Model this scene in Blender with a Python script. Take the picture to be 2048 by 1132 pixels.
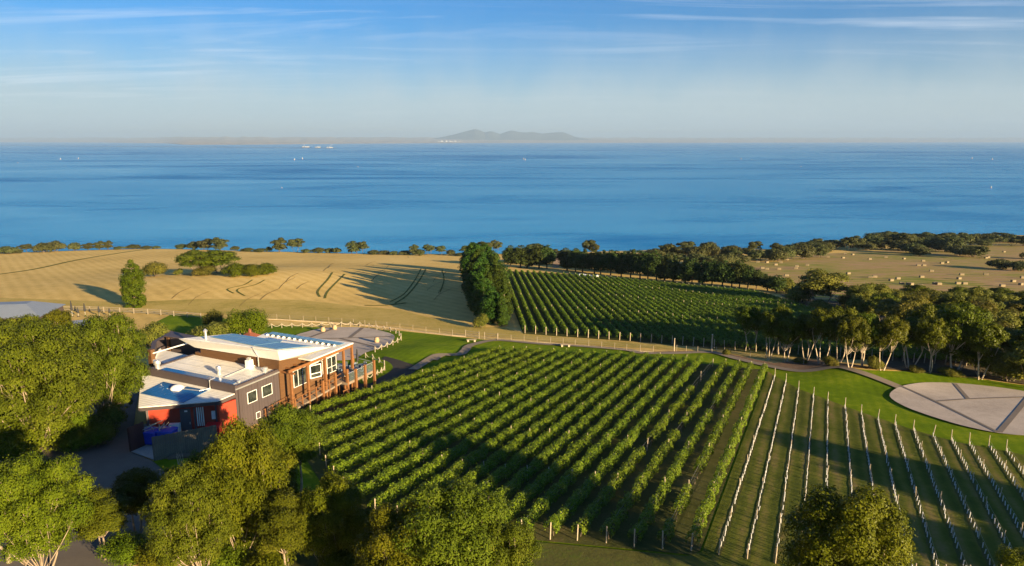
import bpy, bmesh, math, random
import numpy as np
from mathutils import Vector, Matrix
from mathutils.geometry import delaunay_2d_cdt

for o in list(bpy.data.objects):
    bpy.data.objects.remove(o)
S = bpy.context.scene
COL = S.collection
R = math.radians
rnd = random.Random(7)

# ------------------------------------------------------------------ camera, sky, sun, exposure
F, CX, CY, CZ, V0 = 1384.0, 1024.0, 566.0, 90.0, 279.0
PIT = math.atan((CY - V0) / F)
cam = bpy.data.objects.new('camera', bpy.data.cameras.new('camera'))
COL.objects.link(cam)
cam.location = (0, 0, CZ)
cam.rotation_euler = (math.pi / 2 - PIT, 0, 0)
cam.data.sensor_width = 36.0
cam.data.lens = 36.0 * F / 2048.0
cam.data.clip_start = 0.5
cam.data.clip_end = 120000
S.camera = cam
S.view_settings.view_transform = 'Standard'
S.view_settings.look = 'None'
S.view_settings.exposure = 1.7
S.view_settings.gamma = 1
S.render.resolution_x, S.render.resolution_y = 1024, 566
S.cycles.max_bounces = 6
S.cycles.diffuse_bounces = 2
S.cycles.glossy_bounces = 2
S.cycles.transmission_bounces = 3
S.cycles.transparent_max_bounces = 6
S.cycles.volume_bounces = 1
S.cycles.use_denoising = True

SUN_AZ, SUN_EL = 137.0, 13.5          # azimuth clockwise from the view direction (+Y)
sd = Vector((math.sin(R(SUN_AZ)) * math.cos(R(SUN_EL)), math.cos(R(SUN_AZ)) * math.cos(R(SUN_EL)), math.sin(R(SUN_EL))))
sl = bpy.data.lights.new('sun', 'SUN')
sl.energy = 5.0
sl.angle = R(0.53)
sl.color = (1.0, 0.76, 0.43)
sun = bpy.data.objects.new('sun', sl)
COL.objects.link(sun)
sun.rotation_euler = (-sd).to_track_quat('-Z', 'Y').to_euler()

W = bpy.data.worlds.new('World')
S.world = W
W.use_nodes = True
nt = W.node_tree
nt.nodes.clear()
def N(t, typ, **kw):
    n = t.nodes.new(typ)
    for k, v in kw.items():
        if k in n.inputs: n.inputs[k].default_value = v
        else: setattr(n, k, v)
    return n
def ramp(t, fac, stops, interp='LINEAR'):
    n = t.nodes.new('ShaderNodeValToRGB')
    n.color_ramp.interpolation = interp
    cr = n.color_ramp
    while len(cr.elements) < len(stops): cr.elements.new(0.5)
    for e, (p, c) in zip(cr.elements, stops):
        e.position = p
        e.color = (c, c, c, 1) if isinstance(c, (int, float)) else (*c, 1)
    if fac is not None: t.links.new(fac, n.inputs[0])
    return n.outputs[0]
def mth(t, op, a, b=0.0, clamp=False):
    n = t.nodes.new('ShaderNodeMath'); n.operation = op; n.use_clamp = clamp
    for i, x in enumerate((a, b)):
        if isinstance(x, (int, float)): n.inputs[i].default_value = x
        else: t.links.new(x, n.inputs[i])
    return n.outputs[0]
def mix(t, fac, a, b, mode='MIX'):
    n = t.nodes.new('ShaderNodeMix'); n.data_type = 'RGBA'; n.blend_type = mode
    for sock, x in ((n.inputs[0], fac), (n.inputs[6], a), (n.inputs[7], b)):
        if isinstance(x, (int, float)): sock.default_value = x
        elif isinstance(x, tuple): sock.default_value = (*x, 1)
        else: t.links.new(x, sock)
    return n.outputs[2]
def sky():
    L = nt.links.new
    sk = N(nt, 'ShaderNodeTexSky', sky_type='NISHITA', sun_disc=False)
    sk.sun_elevation = R(SUN_EL); sk.sun_rotation = R(SUN_AZ)
    sk.air_density = 1.0; sk.dust_density = 0.6; sk.ozone_density = 2.0; sk.altitude = 60
    tc = N(nt, 'ShaderNodeTexCoord')
    sp = N(nt, 'ShaderNodeSeparateXYZ'); L(tc.outputs['Generated'], sp.inputs[0])
    z = mth(nt, 'MAXIMUM', sp.outputs[2], 0.0)
    den = mth(nt, 'ADD', z, 0.045)
    cx = mth(nt, 'DIVIDE', sp.outputs[0], den); cy = mth(nt, 'DIVIDE', sp.outputs[1], den)
    cb = N(nt, 'ShaderNodeCombineXYZ'); L(cx, cb.inputs[0]); L(cy, cb.inputs[1])
    def wisps(sx, sy, rot, scale, lo, hi, seed, dist=0.5):
        mp = N(nt, 'ShaderNodeMapping'); mp.inputs['Scale'].default_value = (sx, sy, 1)
        mp.inputs['Rotation'].default_value = (0, 0, R(rot)); mp.inputs['Location'].default_value = (seed, seed * 1.7, 0)
        L(cb.outputs[0], mp.inputs[0])
        no = N(nt, 'ShaderNodeTexNoise', Scale=scale, Detail=7.0, Roughness=0.58, Distortion=dist)
        L(mp.outputs[0], no.inputs['Vector'])
        return ramp(nt, no.outputs['Fac'], [(lo, 0.0), (hi, 1.0)])
    w1 = wisps(0.55, 2.3, 9, 0.62, 0.50, 0.74, 3.1, 1.1)
    w2 = wisps(0.10, 0.9, -4, 1.3, 0.46, 0.80, 9.3, 0.9)
    big = wisps(0.10, 0.22, 10, 0.8, 0.40, 0.66, 5.0)
    cl = mth(nt, 'MAXIMUM', mth(nt, 'MULTIPLY', w1, big), mth(nt, 'MULTIPLY', w2, 0.10))
    cl = mth(nt, 'MULTIPLY', cl, mth(nt, 'MULTIPLY', z, 14.0, True))
    # low soft cloud bank on the horizon
    mp = N(nt, 'ShaderNodeMapping'); mp.inputs['Scale'].default_value = (5.0, 5.0, 3.0); L(tc.outputs['Generated'], mp.inputs[0])
    nb = N(nt, 'ShaderNodeTexNoise', Scale=2.4, Detail=6.0, Roughness=0.55); L(mp.outputs[0], nb.inputs['Vector'])
    edge = mth(nt, 'ADD', z, mth(nt, 'MULTIPLY', mth(nt, 'SUBTRACT', nb.outputs['Fac'], 0.5), 0.06))
    bank = ramp(nt, edge, [(0.0, 0.88), (0.055, 0.76), (0.095, 0.42), (0.15, 0.10), (0.21, 0.0)])
    # the photograph's clear evening sky is a deeper blue overhead than the bare model
    col = mix(nt, 1.0, sk.outputs[0], (0.07, 0.47, 0.90), 'MULTIPLY')
    col = mix(nt, bank, col, (4.1, 4.55, 4.60))
    col = mix(nt, mth(nt, 'MULTIPLY', cl, 0.5), col, (6.6, 7.0, 7.4))
    bg = N(nt, 'ShaderNodeBackground', Strength=0.05); L(col, bg.inputs[0])
    out = N(nt, 'ShaderNodeOutputWorld'); L(bg.outputs[0], out.inputs[0])
sky()

# ------------------------------------------------------------------ helpers: terrain and pixel -> ground
def gau(x, y, cx, cy, r, a):
    return a * math.exp(-((x - cx) ** 2 + (y - cy) ** 2) / (r * r))
def h(x, y):
    z = 70.0 - 0.1 * y
    if y > 180: z += 0.0
    z += gau(x, y, -20, 104, 7, 0.0) + gau(x, y, -70, 190, 42, 3.0)
    z += gau(x, y, -13.0, 93, 6, 0.55)
    z += gau(x, y, 42, 80, 5.5, 0.75) + gau(x, y, 52, 84, 6, 0.5)
    return z
RIGHT = Vector((1, 0, 0)); FWD = Vector((0, math.cos(PIT), -math.sin(PIT))); UP = Vector((0, math.sin(PIT), math.cos(PIT)))
CAM = Vector((0, 0, CZ))
def ray(u, v):
    return (FWD * F + RIGHT * (u - CX) + UP * (CY - v)) / F
def G(u, v):
    """photograph pixel -> point on the terrain"""
    d = ray(u, v)
    t = -20.0 / (d.z + 0.1 * d.y)
    for _ in range(14):
        p = CAM + d * t
        e = p.z - h(p.x, p.y)
        t += e / -(d.z + 0.1 * d.y) * 0.9
    p = CAM + d * t
    return Vector((p.x, p.y, h(p.x, p.y)))
def dist(p):
    return (Vector(p) - CAM).dot(FWD)
def height_to(p, vtop):
    """height above p whose top shows at picture row vtop"""
    k = (CY - vtop) / F
    # ((p+z-CAM).UP) = k*((p+z-CAM).FWD)
    q = Vector(p) - CAM
    return (k * q.dot(FWD) - q.dot(UP)) / (UP.z - k * FWD.z)

def tag(o, label=None, cat=None, group=None, kind=None):
    if label: o['label'] = label
    if cat: o['category'] = cat
    if group: o['group'] = group
    if kind: o['kind'] = kind
    return o
def empty(name, loc, rz=0.0):
    o = bpy.data.objects.new(name, None); COL.objects.link(o)
    o.location = loc; o.rotation_euler = (0, 0, rz); o.empty_display_size = 0.3
    return o
def link(name, me, mat=None, parent=None):
    o = bpy.data.objects.new(name, me); COL.objects.link(o)
    if mat is not None and not me.materials: me.materials.append(mat)
    if parent is not None: o.parent = parent
    return o
def copy_tree(o, parent=None):
    c = o.copy(); COL.objects.link(c)
    if parent is not None: c.parent = parent
    for ch in list(o.children): copy_tree(ch, c)
    return c
ONES = ['', 'first', 'second', 'third', 'fourth', 'fifth', 'sixth', 'seventh', 'eighth', 'ninth', 'tenth', 'eleventh', 'twelfth', 'thirteenth',
        'fourteenth', 'fifteenth', 'sixteenth', 'seventeenth', 'eighteenth', 'nineteenth']
TENS = {2: 'twent', 3: 'thirt', 4: 'fort', 5: 'fift', 6: 'sixt'}
def nth(n):
    if n < 20: return ONES[n]
    t, r = divmod(n, 10)
    return TENS[t] + ('ieth' if r == 0 else 'y-' + ONES[r])

class MB:
    """collects geometry for one mesh object"""
    def __init__(self): self.v = []; self.f = []
    def add(self, vs, fs):
        b = len(self.v); self.v += [tuple(p) for p in vs]; self.f += [tuple(i + b for i in f) for f in fs]
        return self
    def box(self, a, b, M=None):
        x0, y0, z0 = a; x1, y1, z1 = b
        vs = [Vector(p) for p in ((x0, y0, z0), (x1, y0, z0), (x1, y1, z0), (x0, y1, z0), (x0, y0, z1), (x1, y0, z1), (x1, y1, z1), (x0, y1, z1))]
        if M: vs = [M(p) for p in vs]
        fs = [(0, 3, 2, 1), (4, 5, 6, 7), (0, 1, 5, 4), (1, 2, 6, 5), (2, 3, 7, 6), (3, 0, 4, 7)]
        return self.add(vs, fs)
    def prism(self, bot, top):
        n = len(bot)
        fs = [tuple(range(n - 1, -1, -1)), tuple(range(n, 2 * n))]
        fs += [(i, (i + 1) % n, n + (i + 1) % n, n + i) for i in range(n)]
        return self.add(list(bot) + list(top), fs)
    def tube(self, pts, rad, n=6, cap=True):
        pts = [Vector(p) for p in pts]
        if isinstance(rad, (int, float)): rad = [rad] * len(pts)
        vs = []
        for i, p in enumerate(pts):
            d = (pts[min(i + 1, len(pts) - 1)] - pts[max(i - 1, 0)]).normalized()
            a = d.orthogonal().normalized() if abs(d.z) > 0.9 else d.cross(Vector((0, 0, 1))).normalized()
            b = d.cross(a)
            for k in range(n):
                w = 2 * math.pi * k / n
                vs.append(p + (a * math.cos(w) + b * math.sin(w)) * rad[i])
        fs = []
        for i in range(len(pts) - 1):
            for k in range(n):
                fs.append((i * n + k, i * n + (k + 1) % n, (i + 1) * n + (k + 1) % n, (i + 1) * n + k))
        if cap:
            fs.append(tuple(range(n))[::-1]); m = (len(pts) - 1) * n
            fs.append(tuple(range(m, m + n)))
        return self.add(vs, fs)
    def lathe(self, prof, c=(0, 0, 0), n=16):
        c = Vector(c); vs = []; fs = []
        for r, z in prof:
            for k in range(n):
                w = 2 * math.pi * k / n
                vs.append(c + Vector((r * math.cos(w), r * math.sin(w), z)))
        for i in range(len(prof) - 1):
            for k in range(n):
                fs.append((i * n + k, i * n + (k + 1) % n, (i + 1) * n + (k + 1) % n, (i + 1) * n + k))
        fs.append(tuple(range(n))[::-1]); m = (len(prof) - 1) * n
        fs.append(tuple(range(m, m + n)))
        return self.add(vs, fs)
    def build(self, name, mat, parent=None, smooth=False, bevel=0.0):
        me = bpy.data.meshes.new(name)
        me.from_pydata(self.v, [], self.f); me.validate(); 
        bm = bmesh.new(); bm.from_mesh(me)
        bmesh.ops.recalc_face_normals(bm, faces=bm.faces)
        if bevel > 0:
            bmesh.ops.bevel(bm, geom=[e for e in bm.edges if e.is_manifold and e.calc_face_angle(0) > 0.5], offset=bevel, segments=2, affect='EDGES', profile=0.5)
        bm.to_mesh(me); bm.free()
        if smooth: me.polygons.foreach_set('use_smooth', [True] * len(me.polygons))
        me.update()
        return link(name, me, mat, parent)

# ------------------------------------------------------------------ materials
MATS = {}
def newmat(name):
    m = bpy.data.materials.new(name); m.use_nodes = True
    t = m.node_tree
    b = t.nodes['Principled BSDF']
    MATS[name] = m
    return m, t, b
def objco(t, sx=1, sy=1, sz=1, rz=0.0, kind='Object'):
    tc = N(t, 'ShaderNodeTexCoord'); mp = N(t, 'ShaderNodeMapping')
    mp.inputs['Scale'].default_value = (sx, sy, sz); mp.inputs['Rotation'].default_value = (0, 0, rz)
    t.links.new(tc.outputs[kind], mp.inputs[0])
    return mp.outputs[0]
def noise(t, vec, scale, detail=4.0, rough=0.55, dist=0.0):
    n = N(t, 'ShaderNodeTexNoise', Scale=scale, Detail=detail, Roughness=rough, Distortion=dist)
    t.links.new(vec, n.inputs['Vector'])
    return n.outputs['Fac']
def bump(t, b, hgt, strength=0.3, d=0.05):
    n = N(t, 'ShaderNodeBump', Strength=strength, Distance=d)
    t.links.new(hgt, n.inputs['Height']); t.links.new(n.outputs[0], b.inputs['Normal'])
def plain(name, col, rough=0.6, metal=0.0, var=0.12, scale=3.0, spec=0.4):
    m, t, b = newmat(name)
    f = noise(t, objco(t), scale, 5.0, 0.6)
    c = ramp(t, f, [(0.25, tuple(x * (1 - var) for x in col)), (0.75, tuple(min(1, x * (1 + var)) for x in col))])
    t.links.new(c, b.inputs['Base Color'])
    b.inputs['Roughness'].default_value = rough; b.inputs['Metallic'].default_value = metal
    b.inputs['Specular IOR Level'].default_value = spec
    return m
def ground(name, cols, s1=0.08, s2=1.2, s3=6.0, stripe=None, rough=0.95, bs=0.5, bd=0.08, fine=0.3):
    """cols: list of (pos, colour) along a mix of three noise sizes; stripe=(angle, period, strength)"""
    m, t, b = newmat(name)
    v = objco(t)
    a = noise(t, v, s1, 4.0); c = noise(t, v, s2, 5.0, 0.65); d = noise(t, v, s3, 4.0, 0.7)
    f = mth(t, 'ADD', mth(t, 'MULTIPLY', a, 0.6), mth(t, 'MULTIPLY', c, 0.4 + 0.0))
    f = mth(t, 'ADD', mth(t, 'MULTIPLY', f, 1 - fine), mth(t, 'MULTIPLY', d, fine))
    if stripe:
        ang, per, st = stripe
        vs = objco(t, 1, 1, 1, ang)
        w = N(t, 'ShaderNodeTexWave', Scale=2 * math.pi / per / 6.283 * 0.5, Distortion=2.2, Detail=3.0)
        w.inputs['Detail Scale'].default_value = 0.6
        t.links.new(vs, w.inputs['Vector'])
        st_n = noise(t, objco(t, 1.0 / per, 0.02, 1, ang), 2.0, 3.0)
        f = mth(t, 'ADD', f, mth(t, 'MULTIPLY', mth(t, 'SUBTRACT', w.outputs['Fac'], 0.5), st))
        f = mth(t, 'ADD', f, mth(t, 'MULTIPLY', mth(t, 'SUBTRACT', st_n, 0.5), st))
    col = ramp(t, f, cols)
    t.links.new(col, b.inputs['Base Color'])
    b.inputs['Roughness'].default_value = rough
    b.inputs['Specular IOR Level'].default_value = 0.03
    bump(t, b, mth(t, 'ADD', mth(t, 'MULTIPLY', d, 0.5), c), bs, bd)
    return m

def leafmat(name, dark, light, trans=0.28, gloss=0.02, alt=None, hue_scale=0.9, hv_=1.0):
    m = bpy.data.materials.new(name); m.use_nodes = True
    t = m.node_tree; t.nodes.clear()
    at = N(t, 'ShaderNodeAttribute', attribute_name='tint')
    oi = N(t, 'ShaderNodeObjectInfo')
    v = objco(t)
    n = noise(t, v, hue_scale, 3.0)
    f = mth(t, 'ADD', mth(t, 'MULTIPLY', at.outputs['Fac'], 0.55), mth(t, 'MULTIPLY', n, 0.45))
    c = ramp(t, f, [(0.18, dark), (0.62, light)] + ([(0.86, alt)] if alt else []))
    hv = N(t, 'ShaderNodeHueSaturation')
    t.links.new(c, hv.inputs['Color'])
    t.links.new(mth(t, 'ADD', mth(t, 'MULTIPLY', oi.outputs['Random'], 0.055 * hv_), 0.5015 - 0.0275 * hv_), hv.inputs['Hue'])
    t.links.new(mth(t, 'ADD', mth(t, 'MULTIPLY', oi.outputs['Random'], 0.35 * hv_), 0.975 - 0.175 * hv_), hv.inputs['Value'])
    df = N(t, 'ShaderNodeBsdfDiffuse'); tr = N(t, 'ShaderNodeBsdfTranslucent'); gl = N(t, 'ShaderNodeBsdfGlossy', Roughness=0.42)
    gl.inputs['Color'].default_value = (0.7, 0.7, 0.6, 1)
    t.links.new(hv.outputs[0], df.inputs[0])
    t.links.new(mix(t, 1.0, hv.outputs[0], (1.1, 1.1, 0.55), 'MULTIPLY'), tr.inputs[0])
    m1 = N(t, 'ShaderNodeMixShader', Fac=trans); t.links.new(df.outputs[0], m1.inputs[1]); t.links.new(tr.outputs[0], m1.inputs[2])
    fr = N(t, 'ShaderNodeFresnel', IOR=1.35)
    m2 = N(t, 'ShaderNodeMixShader'); t.links.new(mth(t, 'MULTIPLY', fr.outputs[0], gloss * 3), m2.inputs[0])
    t.links.new(m1.outputs[0], m2.inputs[1]); t.links.new(gl.outputs[0], m2.inputs[2])
    o = N(t, 'ShaderNodeOutputMaterial'); t.links.new(m2.outputs[0], o.inputs[0])
    MATS[name] = m
    return m

M_GUM = leafmat('gum_leaves', (0.0372, 0.0531, 0.0050), (0.1047, 0.1236, 0.0093), alt=(0.1689, 0.1651, 0.0215))
M_GUM2 = leafmat('gum_leaves_bright', (0.0458, 0.0673, 0.0047), (0.1176, 0.1398, 0.0080), alt=(0.1734, 0.1747, 0.0167))
M_OLIVE = leafmat('olive_scrub', (0.0624, 0.0766, 0.0132), (0.1733, 0.1716, 0.0290), alt=(0.2633, 0.2244, 0.0396))
M_SCRUB = leafmat('coast_scrub', (0.0422, 0.0551, 0.0207), (0.1025, 0.1091, 0.0390), alt=(0.1446, 0.1377, 0.0574))
M_PINE = leafmat('pine_needles', (0.0192, 0.0360, 0.0096), (0.0576, 0.0816, 0.0192), trans=0.15)
M_BELT = leafmat('belt_needles', (0.014, 0.032, 0.006), (0.050, 0.085, 0.012), trans=0.18, alt=(0.08, 0.11, 0.018))
M_CYP = leafmat('cypress_leaves', (0.0316, 0.0542, 0.0038), (0.0842, 0.1084, 0.0076), trans=0.2, alt=(0.1403, 0.1403, 0.0127))
M_VINE = leafmat('vine_leaves', (0.0567, 0.0990, 0.0061), (0.1538, 0.2167, 0.0123), trans=0.35, alt=(0.2510, 0.3008, 0.0310), hue_scale=0.5, hv_=0.25)
M_VINE2 = leafmat('far_vine_leaves', (0.0501, 0.0995, 0.0080), (0.1365, 0.2138, 0.0180), trans=0.33, alt=(0.2276, 0.2785, 0.0298), hue_scale=0.3, hv_=0.25)
M_DEAD = leafmat('dead_leaves', (0.16, 0.09, 0.03), (0.30, 0.17, 0.06), trans=0.2)
M_BARK = plain('gum_bark', (0.26, 0.20, 0.14), 0.8, var=0.35, scale=2.5)
M_BARKP = plain('pale_gum_bark', (0.46, 0.37, 0.27), 0.8, var=0.3, scale=2.5)
M_BARKD = plain('dark_bark', (0.12, 0.09, 0.065), 0.9, var=0.3)

M_FIELD = ground('stubble_field', [(0.30, (0.40, 0.28, 0.090)), (0.50, (0.62, 0.43, 0.140)), (0.66, (0.74, 0.54, 0.21))], 0.03, 0.30, 1.6, (R(-38), 4.5, 0.07))
M_DRY = ground('dry_grass', [(0.30, (0.13, 0.115, 0.030)), (0.50, (0.29, 0.20, 0.070)), (0.68, (0.40, 0.28, 0.11))], 0.06, 0.7, 4.0, fine=0.4)
M_VERGE = ground('mixed_verge', [(0.34, (0.20, 0.19, 0.035)), (0.48, (0.42, 0.315, 0.085)), (0.66, (0.56, 0.41, 0.15))], 0.10, 0.6, 4.0, fine=0.4)
M_STRIP = ground('worn_soil', [(0.34, (0.060, 0.075, 0.015)), (0.52, (0.085, 0.085, 0.028)), (0.7, (0.14, 0.105, 0.05))], 0.3, 1.5, 6.0)
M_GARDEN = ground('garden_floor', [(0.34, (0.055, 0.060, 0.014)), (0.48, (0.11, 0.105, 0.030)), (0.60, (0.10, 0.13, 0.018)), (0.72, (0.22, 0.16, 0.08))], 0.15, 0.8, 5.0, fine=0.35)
M_LAWN = ground('lawn_grass', [(0.30, (0.055, 0.095, 0.006)), (0.50, (0.120, 0.185, 0.006)), (0.62, (0.205, 0.250, 0.012)), (0.74, (0.26, 0.23, 0.03))], 0.12, 0.9, 6.0, (R(20), 1.6, 0.04), fine=0.25, bs=0.35)
M_YOUNG = ground('young_block_grass', [(0.30, (0.055, 0.068, 0.013)), (0.46, (0.100, 0.115, 0.017)), (0.56, (0.150, 0.140, 0.030)), (0.68, (0.21, 0.155, 0.06))], 0.12, 0.8, 5.0, (R(24), 1.75, 0.16), fine=0.3)
M_SOIL = ground('vineyard_floor', [(0.32, (0.045, 0.050, 0.016)), (0.46, (0.075, 0.080, 0.022)), (0.58, (0.105, 0.095, 0.034)), (0.72, (0.19, 0.14, 0.070))], 0.18, 1.1, 5.0, fine=0.3)
M_SOIL2 = ground('far_vineyard_floor', [(0.32, (0.040, 0.050, 0.014)), (0.52, (0.075, 0.080, 0.022)), (0.72, (0.14, 0.11, 0.045))], 0.12, 0.8, 4.0)
M_HAY = ground('hay_paddock', [(0.30, (0.15, 0.19, 0.030)), (0.44, (0.28, 0.25, 0.060)), (0.52, (0.40, 0.28, 0.11)), (0.62, (0.36, 0.22, 0.13)), (0.72, (0.50, 0.37, 0.17))], 0.035, 0.14, 1.4, (R(-72), 9.0, 0.16), fine=0.2)
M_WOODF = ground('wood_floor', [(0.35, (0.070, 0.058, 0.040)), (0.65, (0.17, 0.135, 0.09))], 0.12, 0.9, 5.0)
M_MULCH = ground('bark_mulch', [(0.30, (0.12, 0.075, 0.045)), (0.7, (0.30, 0.20, 0.13))], 0.3, 2.0, 9.0)
M_ASPH = ground('drive_gravel', [(0.30, (0.12, 0.105, 0.09)), (0.55, (0.18, 0.155, 0.13)), (0.75, (0.27, 0.215, 0.16))], 0.12, 1.0, 14.0, fine=0.35, bs=0.2, bd=0.02)
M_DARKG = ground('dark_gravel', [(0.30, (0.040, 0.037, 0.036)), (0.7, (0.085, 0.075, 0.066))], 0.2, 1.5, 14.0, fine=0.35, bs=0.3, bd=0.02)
M_PATH = ground('path_gravel', [(0.30, (0.19, 0.155, 0.115)), (0.7, (0.31, 0.25, 0.185))], 0.3, 2.0, 14.0, bs=0.2, bd=0.02)
M_PAVE = ground('pale_paving', [(0.36, (0.34, 0.285, 0.235)), (0.5, (0.46, 0.385, 0.315)), (0.64, (0.56, 0.475, 0.39))], 0.25, 1.5, 9.0, fine=0.4, bs=0.15, bd=0.01)
M_BAND = ground('dark_paving', [(0.30, (0.17, 0.14, 0.115)), (0.7, (0.24, 0.20, 0.165))], 0.3, 2.0, 12.0, bs=0.15, bd=0.01)
M_CONC = ground('concrete', [(0.30, (0.30, 0.28, 0.25)), (0.7, (0.42, 0.39, 0.35))], 0.4, 2.0, 9.0, bs=0.1, bd=0.01)
M_TRACK = ground('track_regrowth', [(0.36, (0.080, 0.105, 0.018)), (0.55, (0.15, 0.145, 0.035)), (0.7, (0.28, 0.20, 0.075))], 0.1, 0.6, 4.0)
M_FURROW = ground('bare_furrow', [(0.3, (0.16, 0.11, 0.045)), (0.7, (0.30, 0.20, 0.075))], 0.1, 0.6, 4.0)
M_SAND = ground('sand_track', [(0.3, (0.36, 0.24, 0.14)), (0.7, (0.52, 0.36, 0.22))], 0.1, 0.6, 4.0)

def water_mat():
    m = bpy.data.materials.new('sea_water'); m.use_nodes = True; t = m.node_tree; t.nodes.clear()
    tc = N(t, 'ShaderNodeTexCoord')
    def nz(sx, sy, scale, det, ro=0.55, di=0.0, loc=0):
        mp = N(t, 'ShaderNodeMapping'); mp.inputs['Scale'].default_value = (sx, sy, 1); mp.inputs['Location'].default_value = (loc, loc, 0)
        t.links.new(tc.outputs['Object'], mp.inputs[0])
        return noise(t, mp.outputs[0], scale, det, ro, di)
    slick = nz(0.00055, 0.0015, 1.0, 9.0, 0.66, 1.2)
    slick2 = nz(0.0022, 0.0075, 1.0, 7.0, 0.64, 0.8, 7)
    f = mth(t, 'ADD', mth(t, 'MULTIPLY', slick, 0.6), mth(t, 'MULTIPLY', slick2, 0.4))
    calm = ramp(t, f, [(0.41, 0.0), (0.49, 0.55), (0.62, 1.0)])
    w1 = nz(0.05, 0.16, 1.0, 6.0, 0.62); w2 = nz(0.25, 0.7, 1.0, 4.0, 0.6)
    hh = mth(t, 'ADD', w1, mth(t, 'MULTIPLY', w2, 0.35))
    bn = N(t, 'ShaderNodeBump', Distance=2.0)
    t.links.new(hh, bn.inputs['Height']); t.links.new(ramp(t, calm, [(0, 0.9), (1, 0.4)]), bn.inputs['Strength'])
    df = N(t, 'ShaderNodeBsdfDiffuse'); gl = N(t, 'ShaderNodeBsdfGlossy')
    t.links.new(mix(t, calm, (0.003, 0.155, 0.43), (0.040, 0.315, 0.62)), df.inputs[0])
    t.links.new(ramp(t, calm, [(0, 0.35), (1, 0.18)]), gl.inputs['Roughness'])
    fr = N(t, 'ShaderNodeFresnel', IOR=1.333)
    for n_ in (df, gl, fr): t.links.new(bn.outputs[0], n_.inputs['Normal'])
    # a ruffled sea seen low never mirrors as strongly as flat water would
    fac = mth(t, 'MULTIPLY', fr.outputs[0], ramp(t, calm, [(0, 0.18), (1, 0.62)]))
    ms = N(t, 'ShaderNodeMixShader'); t.links.new(fac, ms.inputs[0]); t.links.new(df.outputs[0], ms.inputs[1]); t.links.new(gl.outputs[0], ms.inputs[2])
    o = N(t, 'ShaderNodeOutputMaterial'); t.links.new(ms.outputs[0], o.inputs[0])
    return m
M_WATER = water_mat()

def corrug(name, col, axis_rz, per=0.2, rough=0.45, st=0.25, dirt=0.15):
    m, t, b = newmat(name)
    v = objco(t, 1, 1, 1, axis_rz)
    w = N(t, 'ShaderNodeTexWave', Scale=0.314 / per)
    w.bands_direction = 'X'
    t.links.new(v, w.inputs['Vector'])
    n = noise(t, objco(t), 0.8, 6.0, 0.65)
    c = ramp(t, n, [(0.3, tuple(x * (1 - dirt) for x in col)), (0.6, col)])
    n2 = noise(t, objco(t, 0.5, 2.5, 1, axis_rz), 0.9, 5.0, 0.7)
    c = mix(t, ramp(t, n2, [(0.52, 0.0), (0.72, 0.45)]), c, tuple(x * y for x, y in zip(col, (0.62, 0.56, 0.48))))
    c = mix(t, mth(t, 'MULTIPLY', w.outputs['Fac'], 0.30), c, tuple(x * 0.58 for x in col))
    t.links.new(c, b.inputs['Base Color'])
    b.inputs['Roughness'].default_value = rough
    bump(t, b, w.outputs['Fac'], st, 0.03)
    return m
def boards(name, col, per=0.15, vertical=False, rough=0.7, var=0.25, dirn='Z'):
    m, t, b = newmat(name)
    v = objco(t)
    w = N(t, 'ShaderNodeTexWave', Scale=0.314 / per); w.wave_profile = 'SAW'; w.bands_direction = dirn
    t.links.new(v, w.inputs['Vector'])
    n = noise(t, objco(t, 1, 1, 9 if dirn == 'Z' else 0.6), 1.6, 5.0, 0.65)
    c = ramp(t, n, [(0.25, tuple(x * (1 - var) for x in col)), (0.75, tuple(min(1, x * (1 + var)) for x in col))])
    line = ramp(t, w.outputs['Fac'], [(0.0, 0.45), (0.1, 1.0), (0.93, 1.0), (1.0, 0.45)])
    c = mix(t, 1.0, c, line, 'MULTIPLY')
    t.links.new(c, b.inputs['Base Color'])
    b.inputs['Roughness'].default_value = rough
    bump(t, b, w.outputs['Fac'], 0.3, 0.02)
    return m
AZ = math.atan2(0.432, 0.902)          # the building's long side, clockwise from +Y
M_ROOF = corrug('white_corrugated_roof', (0.82, 0.78, 0.70), 0.0, 0.32, 0.45, 0.45, 0.2)
M_FASCIA = plain('white_fascia', (0.66, 0.645, 0.61), 0.5, var=0.05)
M_PURPLE = corrug('plum_cladding', (0.068, 0.052, 0.054), 0.0, 0.35, 0.65, 0.15, 0.1)
M_PURTRIM = plain('plum_trim', (0.065, 0.050, 0.051), 0.55, var=0.1)
M_RED = plain('red_painted_wall', (0.36, 0.042, 0.020), 0.6, var=0.08, scale=1.5)
M_WOODC = boards('timber_cladding', (0.105, 0.048, 0.015), 0.16)
M_POST = plain('stained_posts', (0.19, 0.080, 0.026), 0.7, var=0.2, scale=2)
M_DECK = boards('deck_boards', (0.22, 0.17, 0.125), 0.14, dirn='X')
M_MAROON = boards('maroon_panel', (0.085, 0.022, 0.016), 0.2, dirn='X')
M_PALING = boards('paling_fence_boards', (0.15, 0.125, 0.09), 0.16, dirn='X', var=0.3)
M_DOOR = plain('grey_door', (0.10, 0.09, 0.095), 0.5)
M_WHITEP = plain('white_paint', (0.80, 0.78, 0.74), 0.5, var=0.04)
M_METAL = plain('galvanised_metal', (0.62, 0.62, 0.61), 0.35, metal=0.7, var=0.12)
M_BLACK = plain('black_canvas', (0.022, 0.022, 0.025), 0.75)
M_TIMBER = plain('weathered_timber', (0.42, 0.34, 0.24), 0.85, var=0.3, scale=4)
M_PALEPOST = plain('pale_posts', (0.24, 0.20, 0.145), 0.8, var=0.2, scale=4)
M_ROPE = plain('pale_rope', (0.42, 0.365, 0.28), 0.9, var=0.1)
M_GUARD = plain('white_plastic', (0.54, 0.54, 0.53), 0.45, var=0.06)
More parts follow.
